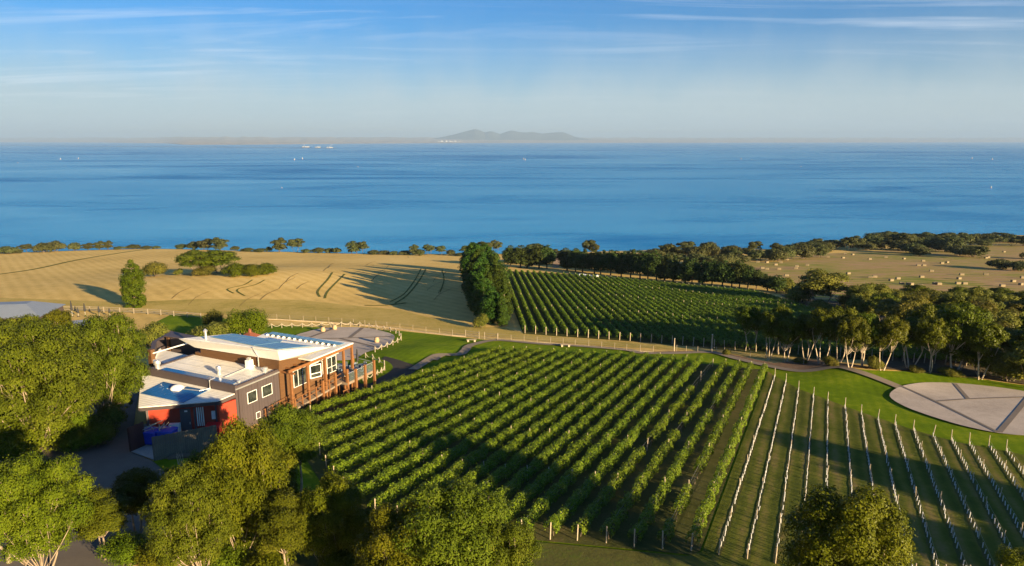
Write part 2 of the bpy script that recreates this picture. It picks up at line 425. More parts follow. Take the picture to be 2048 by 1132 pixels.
M_BALE = plain('straw_bale', (0.22, 0.175, 0.105), 0.95, var=0.25, scale=2)
M_WRAP = plain('white_wrap', (0.82, 0.82, 0.80), 0.4, var=0.04)
M_BLUEBIN = plain('blue_plastic', (0.010, 0.045, 0.40), 0.4, var=0.1)
M_REDBIN = plain('red_plastic', (0.50, 0.015, 0.015), 0.4, var=0.1)
M_RUST = corrug('rust_roof', (0.20, 0.062, 0.030), 0.0, 0.3, 0.7, 0.2, 0.3)
M_SLATE = corrug('pale_blue_roof', (0.16, 0.19, 0.25), 0.0, 0.3, 0.5, 0.15, 0.1)
M_WIRE = plain('wire', (0.35, 0.34, 0.32), 0.5, metal=0.6)
M_CHIP = plain('barrel_staves', (0.46, 0.31, 0.16), 0.7, var=0.2, scale=5)
M_HOOP = plain('barrel_hoops', (0.20, 0.19, 0.18), 0.5, metal=0.6)
M_TABLE = plain('blue_grey_slats', (0.14, 0.17, 0.22), 0.6)
M_ORANGE = plain('red_orange_paint', (0.62, 0.20, 0.11), 0.5)
M_SHIP = plain('ship_white', (0.42, 0.42, 0.42), 0.5)
M_FARLAND = ground('far_plain', [(0.34, (0.14, 0.14, 0.11)), (0.5, (0.30, 0.24, 0.17)), (0.62, (0.44, 0.36, 0.26))], 0.0009, 0.004, 0.02, bs=0.0)
M_HILL = ground('hill_scrub', [(0.35, (0.05, 0.06, 0.045)), (0.65, (0.11, 0.11, 0.07))], 0.0006, 0.003, 0.02, bs=0.0)
def glass_mat():
    m, t, b = newmat('window_glass')
    n = noise(t, objco(t), 1.4, 3.0)
    c = ramp(t, n, [(0.4, (0.012, 0.016, 0.015)), (0.65, (0.055, 0.062, 0.055))])
    t.links.new(c, b.inputs['Base Color']); b.inputs['Roughness'].default_value = 0.05; b.inputs['Specular IOR Level'].default_value = 0.9
    return m
M_GLASS = glass_mat()
def solar_mat(name, c0, c1, per=0.5, rough=0.18):
    m, t, b = newmat(name)
    br = N(t, 'ShaderNodeTexBrick', Scale=1.0); br.offset = 0.0
    br.inputs['Color1'].default_value = (*c0, 1); br.inputs['Color2'].default_value = (*c1, 1); br.inputs['Mortar'].default_value = (*[x * 0.45 for x in c0], 1)
    br.inputs['Mortar Size'].default_value = 0.012; br.inputs['Brick Width'].default_value = per * 1.9; br.inputs['Row Height'].default_value = per
    t.links.new(objco(t), br.inputs['Vector'])
    t.links.new(br.outputs['Color'], b.inputs['Base Color']); b.inputs['Roughness'].default_value = rough
    return m
M_SOLAR = solar_mat('solar_film', (0.012, 0.085, 0.24), (0.016, 0.10, 0.27))
M_SOLARL = solar_mat('solar_glass', (0.10, 0.20, 0.30), (0.12, 0.23, 0.34), 0.6)

# ------------------------------------------------------------------ terrain, sea, far shore, sky's haze
def terrain():
    O = Vector((0, -150, 0))
    coast = [(-1600, 522), (-800, 516), (-300, 511), (0, 506), (150, 501), (300, 497), (500, 502), (700, 507), (930, 508), (1100, 506), (1290, 500), (1560, 498), (1700, 489),
             (1800, 479), (1900, 474), (2048, 470), (2500, 467), (3400, 466)]
    pts = []
    for u, v in coast:
        p = G(u, v); d = Vector((p.x, p.y, 0)) - O
        pts.append((math.atan2(d.x, d.y), d.length))
    pts.sort()
    A = np.array([p[0] for p in pts]); D = np.array([p[1] for p in pts])
    na = 420
    az = np.linspace(R(-78), R(78), na)
    Rc = np.interp(az, A, D)
    k = np.array([1, 2, 1]) / 4
    for _ in range(6): Rc = np.convolve(np.pad(Rc, 1, mode='edge'), k, 'valid')
    fr = np.linspace(0, 1, 190)
    vs = []; rows = 0
    for i in range(190):
        for j in range(na):
            r = 60 + (Rc[j] - 60) * (fr[i] ** 1.25)
            x = O.x + r * math.sin(az[j]); y = O.y + r * math.cos(az[j])
            vs.append((x, y, h(x, y)))
    rg = np.random.default_rng(3)
    wob = rg.normal(0, 1.2, na)
    for dr, zt in ((5, 0.86), (14, 0.35), (26, 0.08), (42, -0.15)):
        for j in range(na):
            r = Rc[j] + dr + wob[j] * (1 if dr > 4 else 0)
            x = O.x + r * math.sin(az[j]); y = O.y + r * math.cos(az[j])
            vs.append((x, y, h(x, y) * zt))
    n = len(vs) // na
    fs = [(i * na + j, i * na + j + 1, (i + 1) * na + j + 1, (i + 1) * na + j) for i in range(n - 1) for j in range(na - 1)]
    me = bpy.data.meshes.new('terrain'); me.from_pydata(vs, [], fs)
    me.polygons.foreach_set('use_smooth', [True] * len(fs)); me.flip_normals(); me.update()
    tag(link('terrain', me, M_FIELD), kind='structure')
terrain()

def inside(p, poly):
    x, y = p; c = False; j = len(poly) - 1
    for i in range(len(poly)):
        xi, yi = poly[i]; xj, yj = poly[j]
        if (yi > y) != (yj > y) and x < (xj - xi) * (y - yi) / (yj - yi + 1e-12) + xi: c = not c
        j = i
    return c
def sheet_xy(name, poly, mat, off, step, kind='structure'):
    P = []
    for i in range(len(poly)):
        a = Vector(poly[i]); b = Vector(poly[(i + 1) % len(poly)])
        n = max(1, int((b - a).length / (step * 1.5)))
        for q in range(n): P.append(a.lerp(b, q / n))
    bx = [p.x for p in P]; by = [p.y for p in P]
    pl = [(p.x, p.y) for p in P]
    pts = list(P)
    y = min(by) + step / 2
    while y < max(by):
        x = min(bx) + step / 2
        while x < max(bx):
            if inside((x, y), pl): pts.append(Vector((x + 0.1 * step * math.sin(y * 3), y)))
            x += step
        y += step
    n = len(P)
    ov, oe, of = delaunay_2d_cdt(pts, [(i, (i + 1) % n) for i in range(n)], [], 0, 1e-4)[:3]
    # keep triangles whose centre lies inside
    fs = [f for f in of if inside((sum(ov[i].x for i in f) / 3, sum(ov[i].y for i in f) / 3), pl)]
    me = bpy.data.meshes.new(name)
    me.from_pydata([(v.x, v.y, h(v.x, v.y) + off) for v in ov], [], [tuple(f) for f in fs])
    me.polygons.foreach_set('use_smooth', [True] * len(fs)); me.update()
    o = link(name, me, mat)
    if kind: tag(o, kind=kind)
    return o
def sm(px, n=4, closed=True):
    """Catmull-Rom through pixel points"""
    out = []; m = len(px)
    rngi = range(m if closed else m - 1)
    for i in rngi:
        g = (lambda k: px[k % m]) if closed else (lambda k: px[min(max(k, 0), m - 1)])
        p0, p1, p2, p3 = g(i - 1), g(i), g(i + 1), g(i + 2)
        for q in range(n):
            t = q / n
            out.append(tuple(0.5 * (2 * p1[c] + (p2[c] - p0[c]) * t + (2 * p0[c] - 5 * p1[c] + 4 * p2[c] - p3[c]) * t * t + (3 * p1[c] - p0[c] - 3 * p2[c] + p3[c]) * t ** 3) for c in (0, 1)))
    if not closed: out.append(px[-1])
    return out
def sheet(name, px, mat, off, step=1.0, smooth=False):
    if smooth: px = sm(px)
    return sheet_xy(name, [(G(u, v).x, G(u, v).y) for u, v in px], mat, off, step)
def ribbon(name, px, width, mat, off, step=0.8, n=6):
    """a strip of constant width along a ground line"""
    c = [G(u, v).xy for u, v in sm(px, n, False)]
    l, r = [], []
    for i, p in enumerate(c):
        d = (c[min(i + 1, len(c) - 1)] - c[max(i - 1, 0)]).normalized()
        nrm = Vector((-d.y, d.x)) * width / 2
        l.append(p + nrm); r.append(p - nrm)
    vs = []; fs = []
    for i in range(len(c)):
        m = (l[i] + r[i]) / 2
        for q in (l[i], m, r[i]): vs.append((q.x, q.y, h(q.x, q.y) + off))
    for i in range(len(c) - 1):
        for k in (0, 1): fs.append((i * 3 + k + 1, i * 3 + k, i * 3 + 3 + k, i * 3 + 4 + k))
    me = bpy.data.meshes.new(name); me.from_pydata(vs, [], fs); me.update()
    return tag(link(name, me, mat), kind='structure')

# sea and far land
bm_ = MB(); bm_.add([(-60000, -100, 0), (60000, -100, 0), (60000, 60000, 0), (-60000, 60000, 0)], [(0, 1, 2, 3)])
tag(bm_.build('sea', M_WATER), kind='structure')
def far_shore():
    vs = []; fs = []; n = 220; rg = np.random.default_rng(5)
    sh = [(-300, 284.2), (0, 284.3), (180, 284.8), (330, 286.5), (370, 289.6), (520, 289.2), (700, 287.2), (850, 286.4), (1000, 285.9), (1250, 285.5), (1500, 285.2), (1800, 284.8), (2048, 284.2), (2400, 284)]
    us = np.linspace(-300, 2400, n); vv = np.interp(us, [a for a, b in sh], [b for a, b in sh])
    prof = [(0, -2.0), (120, 4), (700, 16), (2500, 24), (5000, 55), (9000, 110), (15000, 185)]
    for u, v in zip(us, vv):
        d = ray(u, v); t = -CZ / d.z; p = CAM + d * t; q = Vector((d.x, d.y, 0)).normalized()
        for k, (dd, z) in enumerate(prof):
            e = p + q * dd; vs.append((e.x, e.y, z + (rg.normal(0, 3 + z * 0.05) if k > 1 else 0)))
    m = len(prof)
    for i in range(n - 1):
        for k in range(m - 1): fs.append((i * m + k, (i + 1) * m + k, (i + 1) * m + k + 1, i * m + k + 1))
    me = bpy.data.meshes.new('far_shore'); me.from_pydata(vs, [], fs); me.update()
    tag(link('far_shore', me, M_FARLAND), kind='structure')
far_shore()
def hills():
    prof = [(840, 279), (866, 276.5), (884, 273), (905, 268.5), (930, 260.8), (940, 258.0), (950, 255.2), (960, 258.6), (970, 262.8), (978, 260.2), (984, 260.6), (1000, 266.4), (1012, 261.6), (1023, 258.4),
            (1040, 262.5), (1052, 263), (1065, 261.8), (1085, 265.5), (1105, 263.2), (1125, 262.2), (1138, 267), (1148, 272), (1165, 276), (1185, 279)]
    us = np.linspace(840, 1185, 300); tv = np.interp(us, [a for a, b in prof], [b for a, b in prof])
    k = np.array([1, 2, 1]) / 4
    tv = np.convolve(np.pad(tv, 1, mode='edge'), k, 'valid')
    Y = 27000.0; vs = []; fs = []; m = 9; rg = np.random.default_rng(2)
    for u, v in zip(us, tv):
        d = ray(u, v); t = Y / d.y; top = CAM + d * t
        q = Vector((d.x, d.y, 0)).normalized()
        for kk in range(m):
            a = (kk - 4) / 4.0
            z = 0.9 * max(0, top.z - 40) * (1 - abs(a)) ** 1.1 + 40 - 40 * abs(a) + rg.normal(0, 4) * (kk != 4)
            e = top + q * a * 2600
            vs.append((e.x, e.y, z))
    for i in range(len(us) - 1):
        for kk in range(m - 1): fs.append((i * m + kk, (i + 1) * m + kk, (i + 1) * m + kk + 1, i * m + kk + 1))
    me = bpy.data.meshes.new('hills'); me.from_pydata(vs, [], fs)
    me.polygons.foreach_set('use_smooth', [True] * len(fs)); me.update()
    tag(link('hills', me, M_HILL), kind='structure')
hills()
def haze():
    m = bpy.data.materials.new('haze'); m.use_nodes = True; t = m.node_tree; t.nodes.clear()
    v = N(t, 'ShaderNodeVolumePrincipled', Density=HAZE, Anisotropy=0.0)
    v.inputs['Color'].default_value = (0.33, 0.45, 0.60, 1)
    o = N(t, 'ShaderNodeOutputMaterial'); t.links.new(v.outputs[0], o.inputs['Volume'])
    b = MB().box((-61000, -600, -11), (61000, 61000, 560))
    tag(b.build('haze', m), kind='stuff')
HAZE = 5.6e-5
haze()
# ------------------------------------------------------------------ ground sheets
LAWN = [(300, 650), (345, 628), (430, 634), (528, 650), (640, 655), (800, 662), (960, 679), (1080, 688), (1250, 700), (1285, 707), (1424, 705), (1474, 718), (1548, 735), (1610, 744), (1660, 736), (1686, 736), (1740, 741),
        (1830, 744), (1950, 757), (2080, 775), (2300, 800), (2400, 1000), (2200, 1260), (1300, 1260), (1000, 1180), (760, 1150), (560, 1180), (380, 960), (330, 930), (620, 835), (700, 800), (450, 690)]
sheet('lawn', LAWN, M_LAWN, 0.04, 2.0)
sheet('dry_verge', [(345, 625), (440, 628), (530, 640), (640, 644), (800, 652), (960, 671), (1100, 684), (1250, 695), (1424, 703), (1560, 722), (1640, 722), (1480, 700), (1300, 688), (1050, 668), (1010, 655), (935, 655), (800, 620),
                    (600, 600), (420, 598), (250, 605), (120, 600), (0, 596), (-200, 600), (-200, 640), (0, 640), (220, 618)], M_VERGE, 0.045, 2.5)
sheet('vineyard_floor', [(612, 828), (800, 772), (990, 702), (1132, 712), (1266, 720), (1400, 728), (1533, 741), (1400, 1104), (1385, 1112), (1044, 1080), (700, 1060), (600, 900)], M_SOIL, 0.08, 2.0)
sheet('young_vineyard_grass', [(1536, 744), (1548, 752), (1600, 780), (1720, 825), (1830, 862), (1910, 885), (2020, 905), (2200, 950), (2200, 1240), (1300, 1240), (1350, 1120), (1404, 1106)], M_YOUNG, 0.08, 2.0)
sheet('far_vineyard_floor', [(996, 541), (1150, 549), (1300, 562), (1398, 573), (1510, 581), (1570, 601), (1640, 622), (1800, 680), (1900, 725), (1640, 719), (1480, 704), (1300, 686), (1046, 668)], M_SOIL2, 0.05, 3.0)
sheet('hay_paddock', [(1440, 522), (1560, 524), (1640, 508), (1800, 500), (1830, 478), (2048, 476), (2400, 474), (2600, 640), (2100, 640), (1900, 600), (1700, 606), (1560, 590), (1540, 566), (1500, 540)], M_HAY, 0.06, 6.0)
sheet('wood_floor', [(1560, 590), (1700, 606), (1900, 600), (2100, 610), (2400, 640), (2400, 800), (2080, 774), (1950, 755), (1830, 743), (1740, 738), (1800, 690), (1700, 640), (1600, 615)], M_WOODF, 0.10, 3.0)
sheet('bark_mulch', [(1270, 701), (1300, 705), (1424, 703), (1470, 712), (1548, 728), (1620, 720), (1700, 730), (1760, 740), (1690, 735), (1660, 734), (1612, 743), (1545, 735), (1474, 718), (1420, 706), (1330, 709)], M_MULCH, 0.13, 1.2)
ribbon('gravel_path', [(826, 741), (842, 731), (866, 716), (880, 711.5), (917, 710.5), (930, 703), (936, 695), (952, 689), (996, 682), (1080, 689), (1150, 693), (1250, 701), (1285, 707.5), (1350, 708), (1424, 706.5), (1474, 719), (1548, 736), (1606, 744), (1660, 737),
                       (1688, 737), (1740, 753), (1810, 781)], 1.25, M_PATH, 0.16)
ribbon('side_path', [(917, 710.5), (885, 712), (868, 722)], 1.0, M_PATH, 0.155)
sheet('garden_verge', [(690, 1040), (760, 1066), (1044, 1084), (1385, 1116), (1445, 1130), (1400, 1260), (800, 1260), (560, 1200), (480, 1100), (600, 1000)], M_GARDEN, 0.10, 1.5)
sheet('drive', [(250, 745), (288, 742), (272, 820), (262, 905), (330, 935), (400, 905), (440, 900), (470, 930), (420, 1000), (330, 960), (250, 1150), (150, 1240), (-250, 1260), (-250, 760), (0, 690), (60, 680), (130, 720), (215, 770)], M_ASPH, 0.09, 1.6)
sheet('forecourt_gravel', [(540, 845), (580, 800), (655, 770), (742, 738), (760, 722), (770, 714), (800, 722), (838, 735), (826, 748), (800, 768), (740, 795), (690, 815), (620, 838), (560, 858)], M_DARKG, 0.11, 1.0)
sheet('front_garden_grass', [(306, 925), (440, 900), (470, 905), (400, 928), (330, 945)], M_LAWN, 0.12, 0.7)
sheet('yard_slab', [(262, 906), (306, 922), (440, 888), (420, 850), (290, 850), (268, 870)], M_CONC, 0.14, 0.8)
sheet('deck_garden_lawn', [(705, 722), (735, 716), (775, 725), (785, 740), (760, 757), (735, 770), (700, 760)], M_LAWN, 0.15, 0.6, True)
DISC1 = [(585, 676), (615, 665), (650, 657.5), (700, 656), (735, 658), (765, 664), (786, 671), (789, 678), (783, 688), (765, 697), (735, 706), (700, 722), (640, 720), (570, 700)]
sheet('round_terrace', DISC1, M_PAVE, 0.17, 0.9, True)
DISC2 = [(1779, 795), (1795, 778), (1830, 769.5), (1870, 767.5), (1940, 771), (2048, 785), (2160, 812), (2215, 842), (2190, 866), (2120, 876), (2020, 872), (1940, 858), (1870, 838), (1810, 816)]
sheet('round_lawn_terrace', DISC2, M_PAVE, 0.17, 0.9, True)
for a, b, w in (((585, 690), (665, 660)), 0, 0.55), (((700, 677), (726, 657)), 0, 0.6), (((640, 680), (788, 675)), 0, 0.5), (((680, 679), (755, 697)), 0, 0.5):
    ribbon('paving_band', [a[0], ((a[0][0] + a[1][0]) / 2, (a[0][1] + a[1][1]) / 2), a[1]], w, M_BAND, 0.20)
for a, b, w in (((1802, 775), (1870, 806), (1995, 868)), 0, 0.5), (((1870, 806), (1940, 801), (2055, 797)), 0, 0.45), (((1909, 770), (1922, 785), (1936, 801)), 0, 0.6), (((2060, 793), (2030, 830), (1998, 868)), 0, 0.7):
    ribbon('paving_band', list(a), w * 0.65, M_BAND, 0.20)

# tractor tracks and furrow lines in the stubble
TR = [([(852, 538), (838, 562), (815, 590), (790, 607)], 1.3), ([(842, 538), (830, 560), (808, 588), (780, 604)], 1.0), ([(665, 545), (655, 560), (636, 582), (640, 594)], 1.5), ([(690, 548), (676, 562), (655, 584), (650, 597)], 1.5),
      ([(505, 560), (488, 570), (462, 576), (455, 580), (468, 587)], 1.2), ([(530, 560), (510, 570), (480, 577), (475, 583), (490, 592)], 1.2), ([(730, 611), (770, 611), (812, 606)], 2.2), ([(884, 540), (888, 560), (880, 585)], 1.0)]
for p, w in TR: ribbon('tractor_track', p, w * 0.32, M_TRACK, 0.07)
rr = random.Random(11)
for i in range(26):
    u = rr.uniform(330, 905); v = rr.uniform(512, 590)
    if 250 < u < 560 and v < 556: continue
    L_ = rr.uniform(6, 34) * (v - 470) / 60
    bend = rr.uniform(-8, 8)
    ribbon('furrow', [(u, v), (u - L_ * 0.45 + bend * 0.4, v + L_ * 0.22), (u - L_ * 0.7 + bend, v + L_ * 0.5)], rr.uniform(0.10, 0.2), M_FURROW, 0.065, n=4)
ribbon('field_boundary', [(-60, 556), (60, 540), (150, 521), (240, 506), (300, 498)], 1.5, M_TRACK, 0.06)
sheet('sand_track', [(1108, 506), (1122, 507), (1126, 522), (1116, 536), (1105, 536)], M_SAND, 0.06, 3.0)

# ------------------------------------------------------------------ plants
def quads_mesh(name, P, Nrm, size, rng, aspect=0.55, tint=None, droop=0.0):
    """one small rhombic leaf (or leaf spray) per point"""
    n = len(P)
    Nrm = Nrm / (np.linalg.norm(Nrm, axis=1, keepdims=True) + 1e-9)
    T = rng.normal(size=(n, 3)); T[:, 2] -= droop
    T -= Nrm * np.sum(T * Nrm, axis=1, keepdims=True)
    T /= (np.linalg.norm(T, axis=1, keepdims=True) + 1e-9)
    B = np.cross(Nrm, T)
    s = (size * rng.uniform(0.6, 1.3, n))[:, None]
    fold = Nrm * s * 0.12
    V = np.stack([P - T * s * 0.5, P + B * s * aspect * 0.5 + fold, P + T * s * 0.5, P - B * s * aspect * 0.5 + fold], axis=1).reshape(-1, 3)
    me = bpy.data.meshes.new(name)
    me.vertices.add(n * 4); me.vertices.foreach_set('co', V.astype(np.float32).ravel())
    me.loops.add(n * 4); me.loops.foreach_set('vertex_index', np.arange(n * 4, dtype=np.int32))
    me.polygons.add(n); me.polygons.foreach_set('loop_start', np.arange(0, n * 4, 4, dtype=np.int32))
    try: me.polygons.foreach_set('loop_total', np.full(n, 4, dtype=np.int32))
    except Exception: pass
    a = me.attributes.new('tint', 'FLOAT', 'FACE')
    a.data.foreach_set('value', (rng.uniform(0, 1, n) if tint is None else tint).astype(np.float32))
    me.update(calc_edges=True)
    return me
def clump_leaves(cs, rs, n, rng, flat=0.75, up=0.35, shell=0.58, low=-0.45):
    """points through dome-shaped clumps, most of them near the outside"""
    cs = np.array(cs); rs = np.array(rs)
    w = rs ** 2; idx = rng.choice(len(cs), n, p=w / w.sum())
    d = rng.normal(size=(n, 3)); d /= np.linalg.norm(d, axis=1, keepdims=True)
    d[:, 2] = np.where(d[:, 2] < low, -d[:, 2] * 0.6, d[:, 2])
    rr_ = shell + (1 - shell) * rng.uniform(0, 1, n) ** 0.5
    rr_ = rr_ * np.where(rng.uniform(0, 1, n) < 0.14, rng.uniform(1.0, 1.28, n), 1.0)
    # lumpy surface
    lump = 1 + 0.16 * np.sin(d[:, 0] * 5 + idx) * np.cos(d[:, 1] * 6 + idx * 1.7) + 0.10 * np.sin(d[:, 2] * 9 + d[:, 0] * 7 + idx * 0.6)
    P = cs[idx] + d * (rs[idx] * rr_ * lump)[:, None] * np.array([1, 1, flat])
    Nn = d * 1.2 + rng.normal(size=(n, 3)) * 0.5 + np.array([0, 0, up * 0.7])
    tint = np.clip(rng.uniform(0, 1, n) * 0.58 + 0.42 * ((np.sin(idx * 12.9898) * 43758.5) % 1), 0, 1)
    return P, Nn, tint
def branch(mb, a, b, r0, r1, rng, wob=0.12, n=5, sides=6):
    a = Vector(a); b = Vector(b); L_ = (b - a).length
    pts = []; rad = []
    o1 = Vector(rng.normal(0, wob * L_, 3))
    for i in range(n + 1):
        t = i / n
        p = a.lerp(b, t) + o1 * math.sin(t * math.pi) * 0.8 + Vector((0, 0, math.sin(t * math.pi) * -0.06 * L_))
        pts.append(p); rad.append(r0 + (r1 - r0) * t)
    mb.tube(pts, rad, sides)
    return pts
PROTO = {}
def make_gum(key, seed, H, Wd, ncl, nleaf, leaf, mat, stems=2, lo=0.42, clr=0.17, bark=None, flat=0.72, lean=0.0, dead=False, aspect=0.5, spread=1.0, droop=0.3, tr=1.0):
    rng = np.random.default_rng(seed)
    cs = []; rs = []
    tries = 0
    while len(cs) < ncl and tries < 4000:
        tries += 1
        q = rng.uniform(-1, 1, 3)
        l = np.linalg.norm(q)
        if l > 1 or l < 0.35: continue
        zc = H * (lo + (1 - lo) * 0.5); zr = H * (1 - lo) * 0.5
        r = H * clr * rng.uniform(0.75, 1.25)
        c = np.array([q[0] * (Wd / 2 - r * 0.75), q[1] * (Wd / 2 - r * 0.75), zc + q[2] * (zr - r * flat * 0.8)])
        c[0] += lean * (c[2] / H)
        if all(np.linalg.norm((c - k) * np.array([1, 1, 1.3])) > 0.66 * (r + rk) for k, rk in zip(cs, rs)):
            cs.append(c); rs.append(r)
    P, Nn, tint = clump_leaves(cs, rs, nleaf, rng, flat=flat)
    crown = quads_mesh('crown', P, Nn, leaf, rng, aspect, tint, droop)
    crown.materials.append(mat)
    mb = MB()
    r0 = 0.020 * H * tr
    forks = []
    for s in range(stems):
        a = 2 * math.pi * s / stems + rng.uniform(0, 1)
        off = 0.0 if stems == 1 else 0.05 * H
        base = (off * math.cos(a) * 0.5, off * math.sin(a) * 0.5, -0.25)
        fk = (Wd * 0.16 * spread * math.cos(a) + lean * lo * 0.8, Wd * 0.16 * spread * math.sin(a), H * (lo * rng.uniform(0.75, 1.05)))
        branch(mb, base, fk, r0 / math.sqrt(stems) * 1.15, r0 * 0.62 / math.sqrt(stems), rng, 0.05, 6, 7)
        forks.append(np.array(fk))
    for c, r in zip(cs, rs):
        f = min(forks, key=lambda k: np.linalg.norm(k - c))
        end = c - np.array([0, 0, r * flat * 0.15])
        pts = branch(mb, f, end, r0 * 0.42 / math.sqrt(stems), r0 * 0.12, rng, 0.07, 4, 5)
        for _ in range(2):
            d = rng.normal(size=3); d /= np.linalg.norm(d); d[2] = abs(d[2])
            branch(mb, pts[3], c + d * r * 0.7, r0 * 0.13, r0 * 0.05, rng, 0.08, 2, 4)
    tk = mb.build('trunk', bark or M_BARK, None, smooth=True)
    root = empty('gum_tree', (0, 0, -500))
    tk.parent = root
    link('crown', crown, None, root)
    PROTO[key] = (root, H, Wd)
def make_bush(key, seed, H, Wd, ncl, nleaf, leaf, mat, bark=None, name='shrub', aspect=0.6):
    rng = np.random.default_rng(seed); cs = []; rs = []
    for i in range(ncl):
        a = rng.uniform(0, 2 * math.pi); q = math.sqrt(rng.uniform(0, 1))
        r = rng.uniform(0.22, 0.36) * H
        z = H * (0.28 + 0.46 * rng.uniform(0, 1) * (1 - 0.5 * q))
        cs.append((q * (Wd / 2 - r * 0.7) * math.cos(a), q * (Wd / 2 - r * 0.7) * math.sin(a), z)); rs.append(r)
    P, Nn, tint = clump_leaves(cs, rs, nleaf, rng, flat=0.85, low=-0.8)
    P[:, 2] = np.maximum(P[:, 2], 0.03 * H)
    me = quads_mesh('crown', P, Nn, leaf, rng, aspect, tint); me.materials.append(mat)
    mb = MB()
    for c, r in list(zip(cs, rs))[:8]:
        branch(mb, (rng.normal(0, 0.04 * H), rng.normal(0, 0.04 * H), -0.2), c, 0.022 * H, 0.006 * H, rng, 0.08, 4, 5)
    root = empty(name, (0, 0, -500))
    tk = mb.build('trunk', bark or M_BARKD, root, smooth=True)
    link('crown', me, None, root)
    PROTO[key] = (root, H, Wd)
def make_conifer(key, seed, H, Wd, nleaf, leaf, mat, name='conifer', shape='cone', bare=0.06):
    rng = np.random.default_rng(seed); cs = []; rs = []
    nl = 16
    for i in range(nl):
        t = (i + 0.5) / nl
        z = H * (bare + (1 - bare) * t)
        if shape == 'cone': R_ = Wd / 2 * (1 - t) ** 0.75 * (0.55 + 0.45 * min(1, t * 5))
        elif shape == 'column': R_ = Wd / 2 * min(1, (1 - t) * 3.2) ** 0.6 * (0.86 + 0.14 * min(1, t * 6))
        else: R_ = Wd / 2 * (math.sin(math.pi * min(1, 0.18 + t * 0.80)) ** 0.7)
        k = max(1, int(2 + R_ / (0.10 * H) * 2))
        for q in range(k):
            a = rng.uniform(0, 2 * math.pi)
            r = rng.uniform(0.6, 1.1) * max(0.055 * H, R_ * 0.42)
            rad = max(0, R_ - r * 0.8) * (rng.uniform(0.85, 1.0) if shape == 'column' else rng.uniform(0.6, 1.0))
            cs.append((rad * math.cos(a), rad * math.sin(a), z + rng.normal(0, 0.02 * H))); rs.append(r)
    P, Nn, tint = clump_leaves(cs, rs, nleaf, rng, flat=0.8, low=-0.7)
    P[:, 2] = np.clip(P[:, 2], 0.02 * H, 1.02 * H)
    me = quads_mesh('crown', P, Nn, leaf, rng, 0.5, tint, 0.1); me.materials.append(mat)
    mb = MB()
    mb.tube([(0, 0, -0.3), (0.01 * H, 0, 0.3 * H), (0, 0.01 * H, 0.7 * H), (0, 0, 0.95 * H)], [0.028 * H, 0.022 * H, 0.012 * H, 0.003 * H], 7)
    for i in range(14):
        c = cs[int(rng.integers(len(cs)))]
        branch(mb, (0, 0, max(0.06 * H, c[2] - 0.06 * H)), c, 0.009 * H, 0.003 * H, rng, 0.05, 3, 4)
    root = empty(name, (0, 0, -500))
    mb.build('trunk', M_BARKD, root, smooth=True)
    link('crown', me, None, root)
    PROTO[key] = (root, H, Wd)
USED = set()
def plant(key, u, v, vtop, wpx, label, cat, group=None, name=None, rz=None, kw=1.0):
    """copy of a grown plant standing at ground pixel (u,v), its top at picture row vtop and its crown wpx picture pixels wide"""
    root, H, Wd = PROTO[key]
    p = G(u, v)
    hh = height_to(p, vtop); ww = wpx * dist(p) / F
    return plant_at(key, p, hh, ww, label, cat, group, name, rz)
def plant_at(key, p, hh, ww, label, cat, group=None, name=None, rz=None):
    root, H, Wd = PROTO[key]
    o = root if key not in USED else copy_tree(root)
    USED.add(key)
    if name: o.name = name
    o.location = (p[0], p[1], h(p[0], p[1]))
    o.rotation_euler = (0, 0, rnd.uniform(0, 6.28) if rz is None else rz)
    o.scale = (ww / Wd, ww / Wd, hh / H)
    for k in ('label', 'category', 'group'):
        if k in o: del o[k]
    return tag(o, label, cat, group)

make_gum('gumA', 1, 8.0, 8.5, 48, 84000, 0.155, M_GUM2, stems=3, lo=0.12, clr=0.145, flat=0.72)
make_gum('gumB', 2, 8.0, 5.0, 26, 52000, 0.16, M_GUM, stems=2, lo=0.36, clr=0.16, flat=0.85, spread=0.7, droop=0.8)
make_gum('gumC', 3, 9.0, 8.0, 46, 80000, 0.165, M_GUM, stems=2, lo=0.12, clr=0.142, flat=0.82, droop=0.6)
make_gum('gumD', 4, 8.0, 6.4, 40, 68000, 0.155, M_GUM2, stems=3, lo=0.08, clr=0.148, flat=0.95, droop=0.9)
make_gum('gumE', 5, 7.0, 6.5, 20, 18000, 0.24, M_GUM, stems=2, lo=0.34, clr=0.17, flat=0.8, lean=0.8, spread=1.3, bark=M_BARKP, tr=1.05)
make_gum('gumF', 6, 7.0, 4.6, 14, 14000, 0.24, M_GUM, stems=3, lo=0.40, clr=0.17, flat=0.85, spread=1.5, bark=M_BARKP, tr=1.05)
make_gum('gumG', 8, 7.0, 6.0, 18, 16000, 0.24, M_GUM, stems=2, lo=0.36, clr=0.17, flat=0.8, lean=-1.0, bark=M_BARKP, tr=1.05)
make_gum('woodA', 11, 8.0, 6.5, 16, 9000, 0.34, M_OLIVE, stems=2, lo=0.28, clr=0.18, flat=0.72)
make_gum('woodB', 12, 7.0, 6.0, 14, 8000, 0.34, M_GUM, stems=2, lo=0.25, clr=0.19, flat=0.7)
make_gum('coastA', 13, 7.0, 8.0, 16, 5200, 0.5, M_SCRUB, stems=3, lo=0.30, clr=0.17, flat=0.6, spread=1.2, bark=M_BARKD)
make_gum('coastB', 14, 7.0, 7.0, 15, 5000, 0.5, M_SCRUB, stems=2, lo=0.08, clr=0.2, flat=0.7, bark=M_BARKD)
make_bush('bushA', 21, 4.0, 5.0, 12, 7000, 0.26, M_OLIVE)
make_bush('bushB', 22, 4.0, 6.0, 14, 4200, 0.45, M_SCRUB)
make_bush('bushC', 23, 4.0, 4.5, 12, 16000, 0.15, M_GUM2)
make_bush('bushD', 24, 4.0, 5.0, 13, 9000, 0.24, M_CYP)
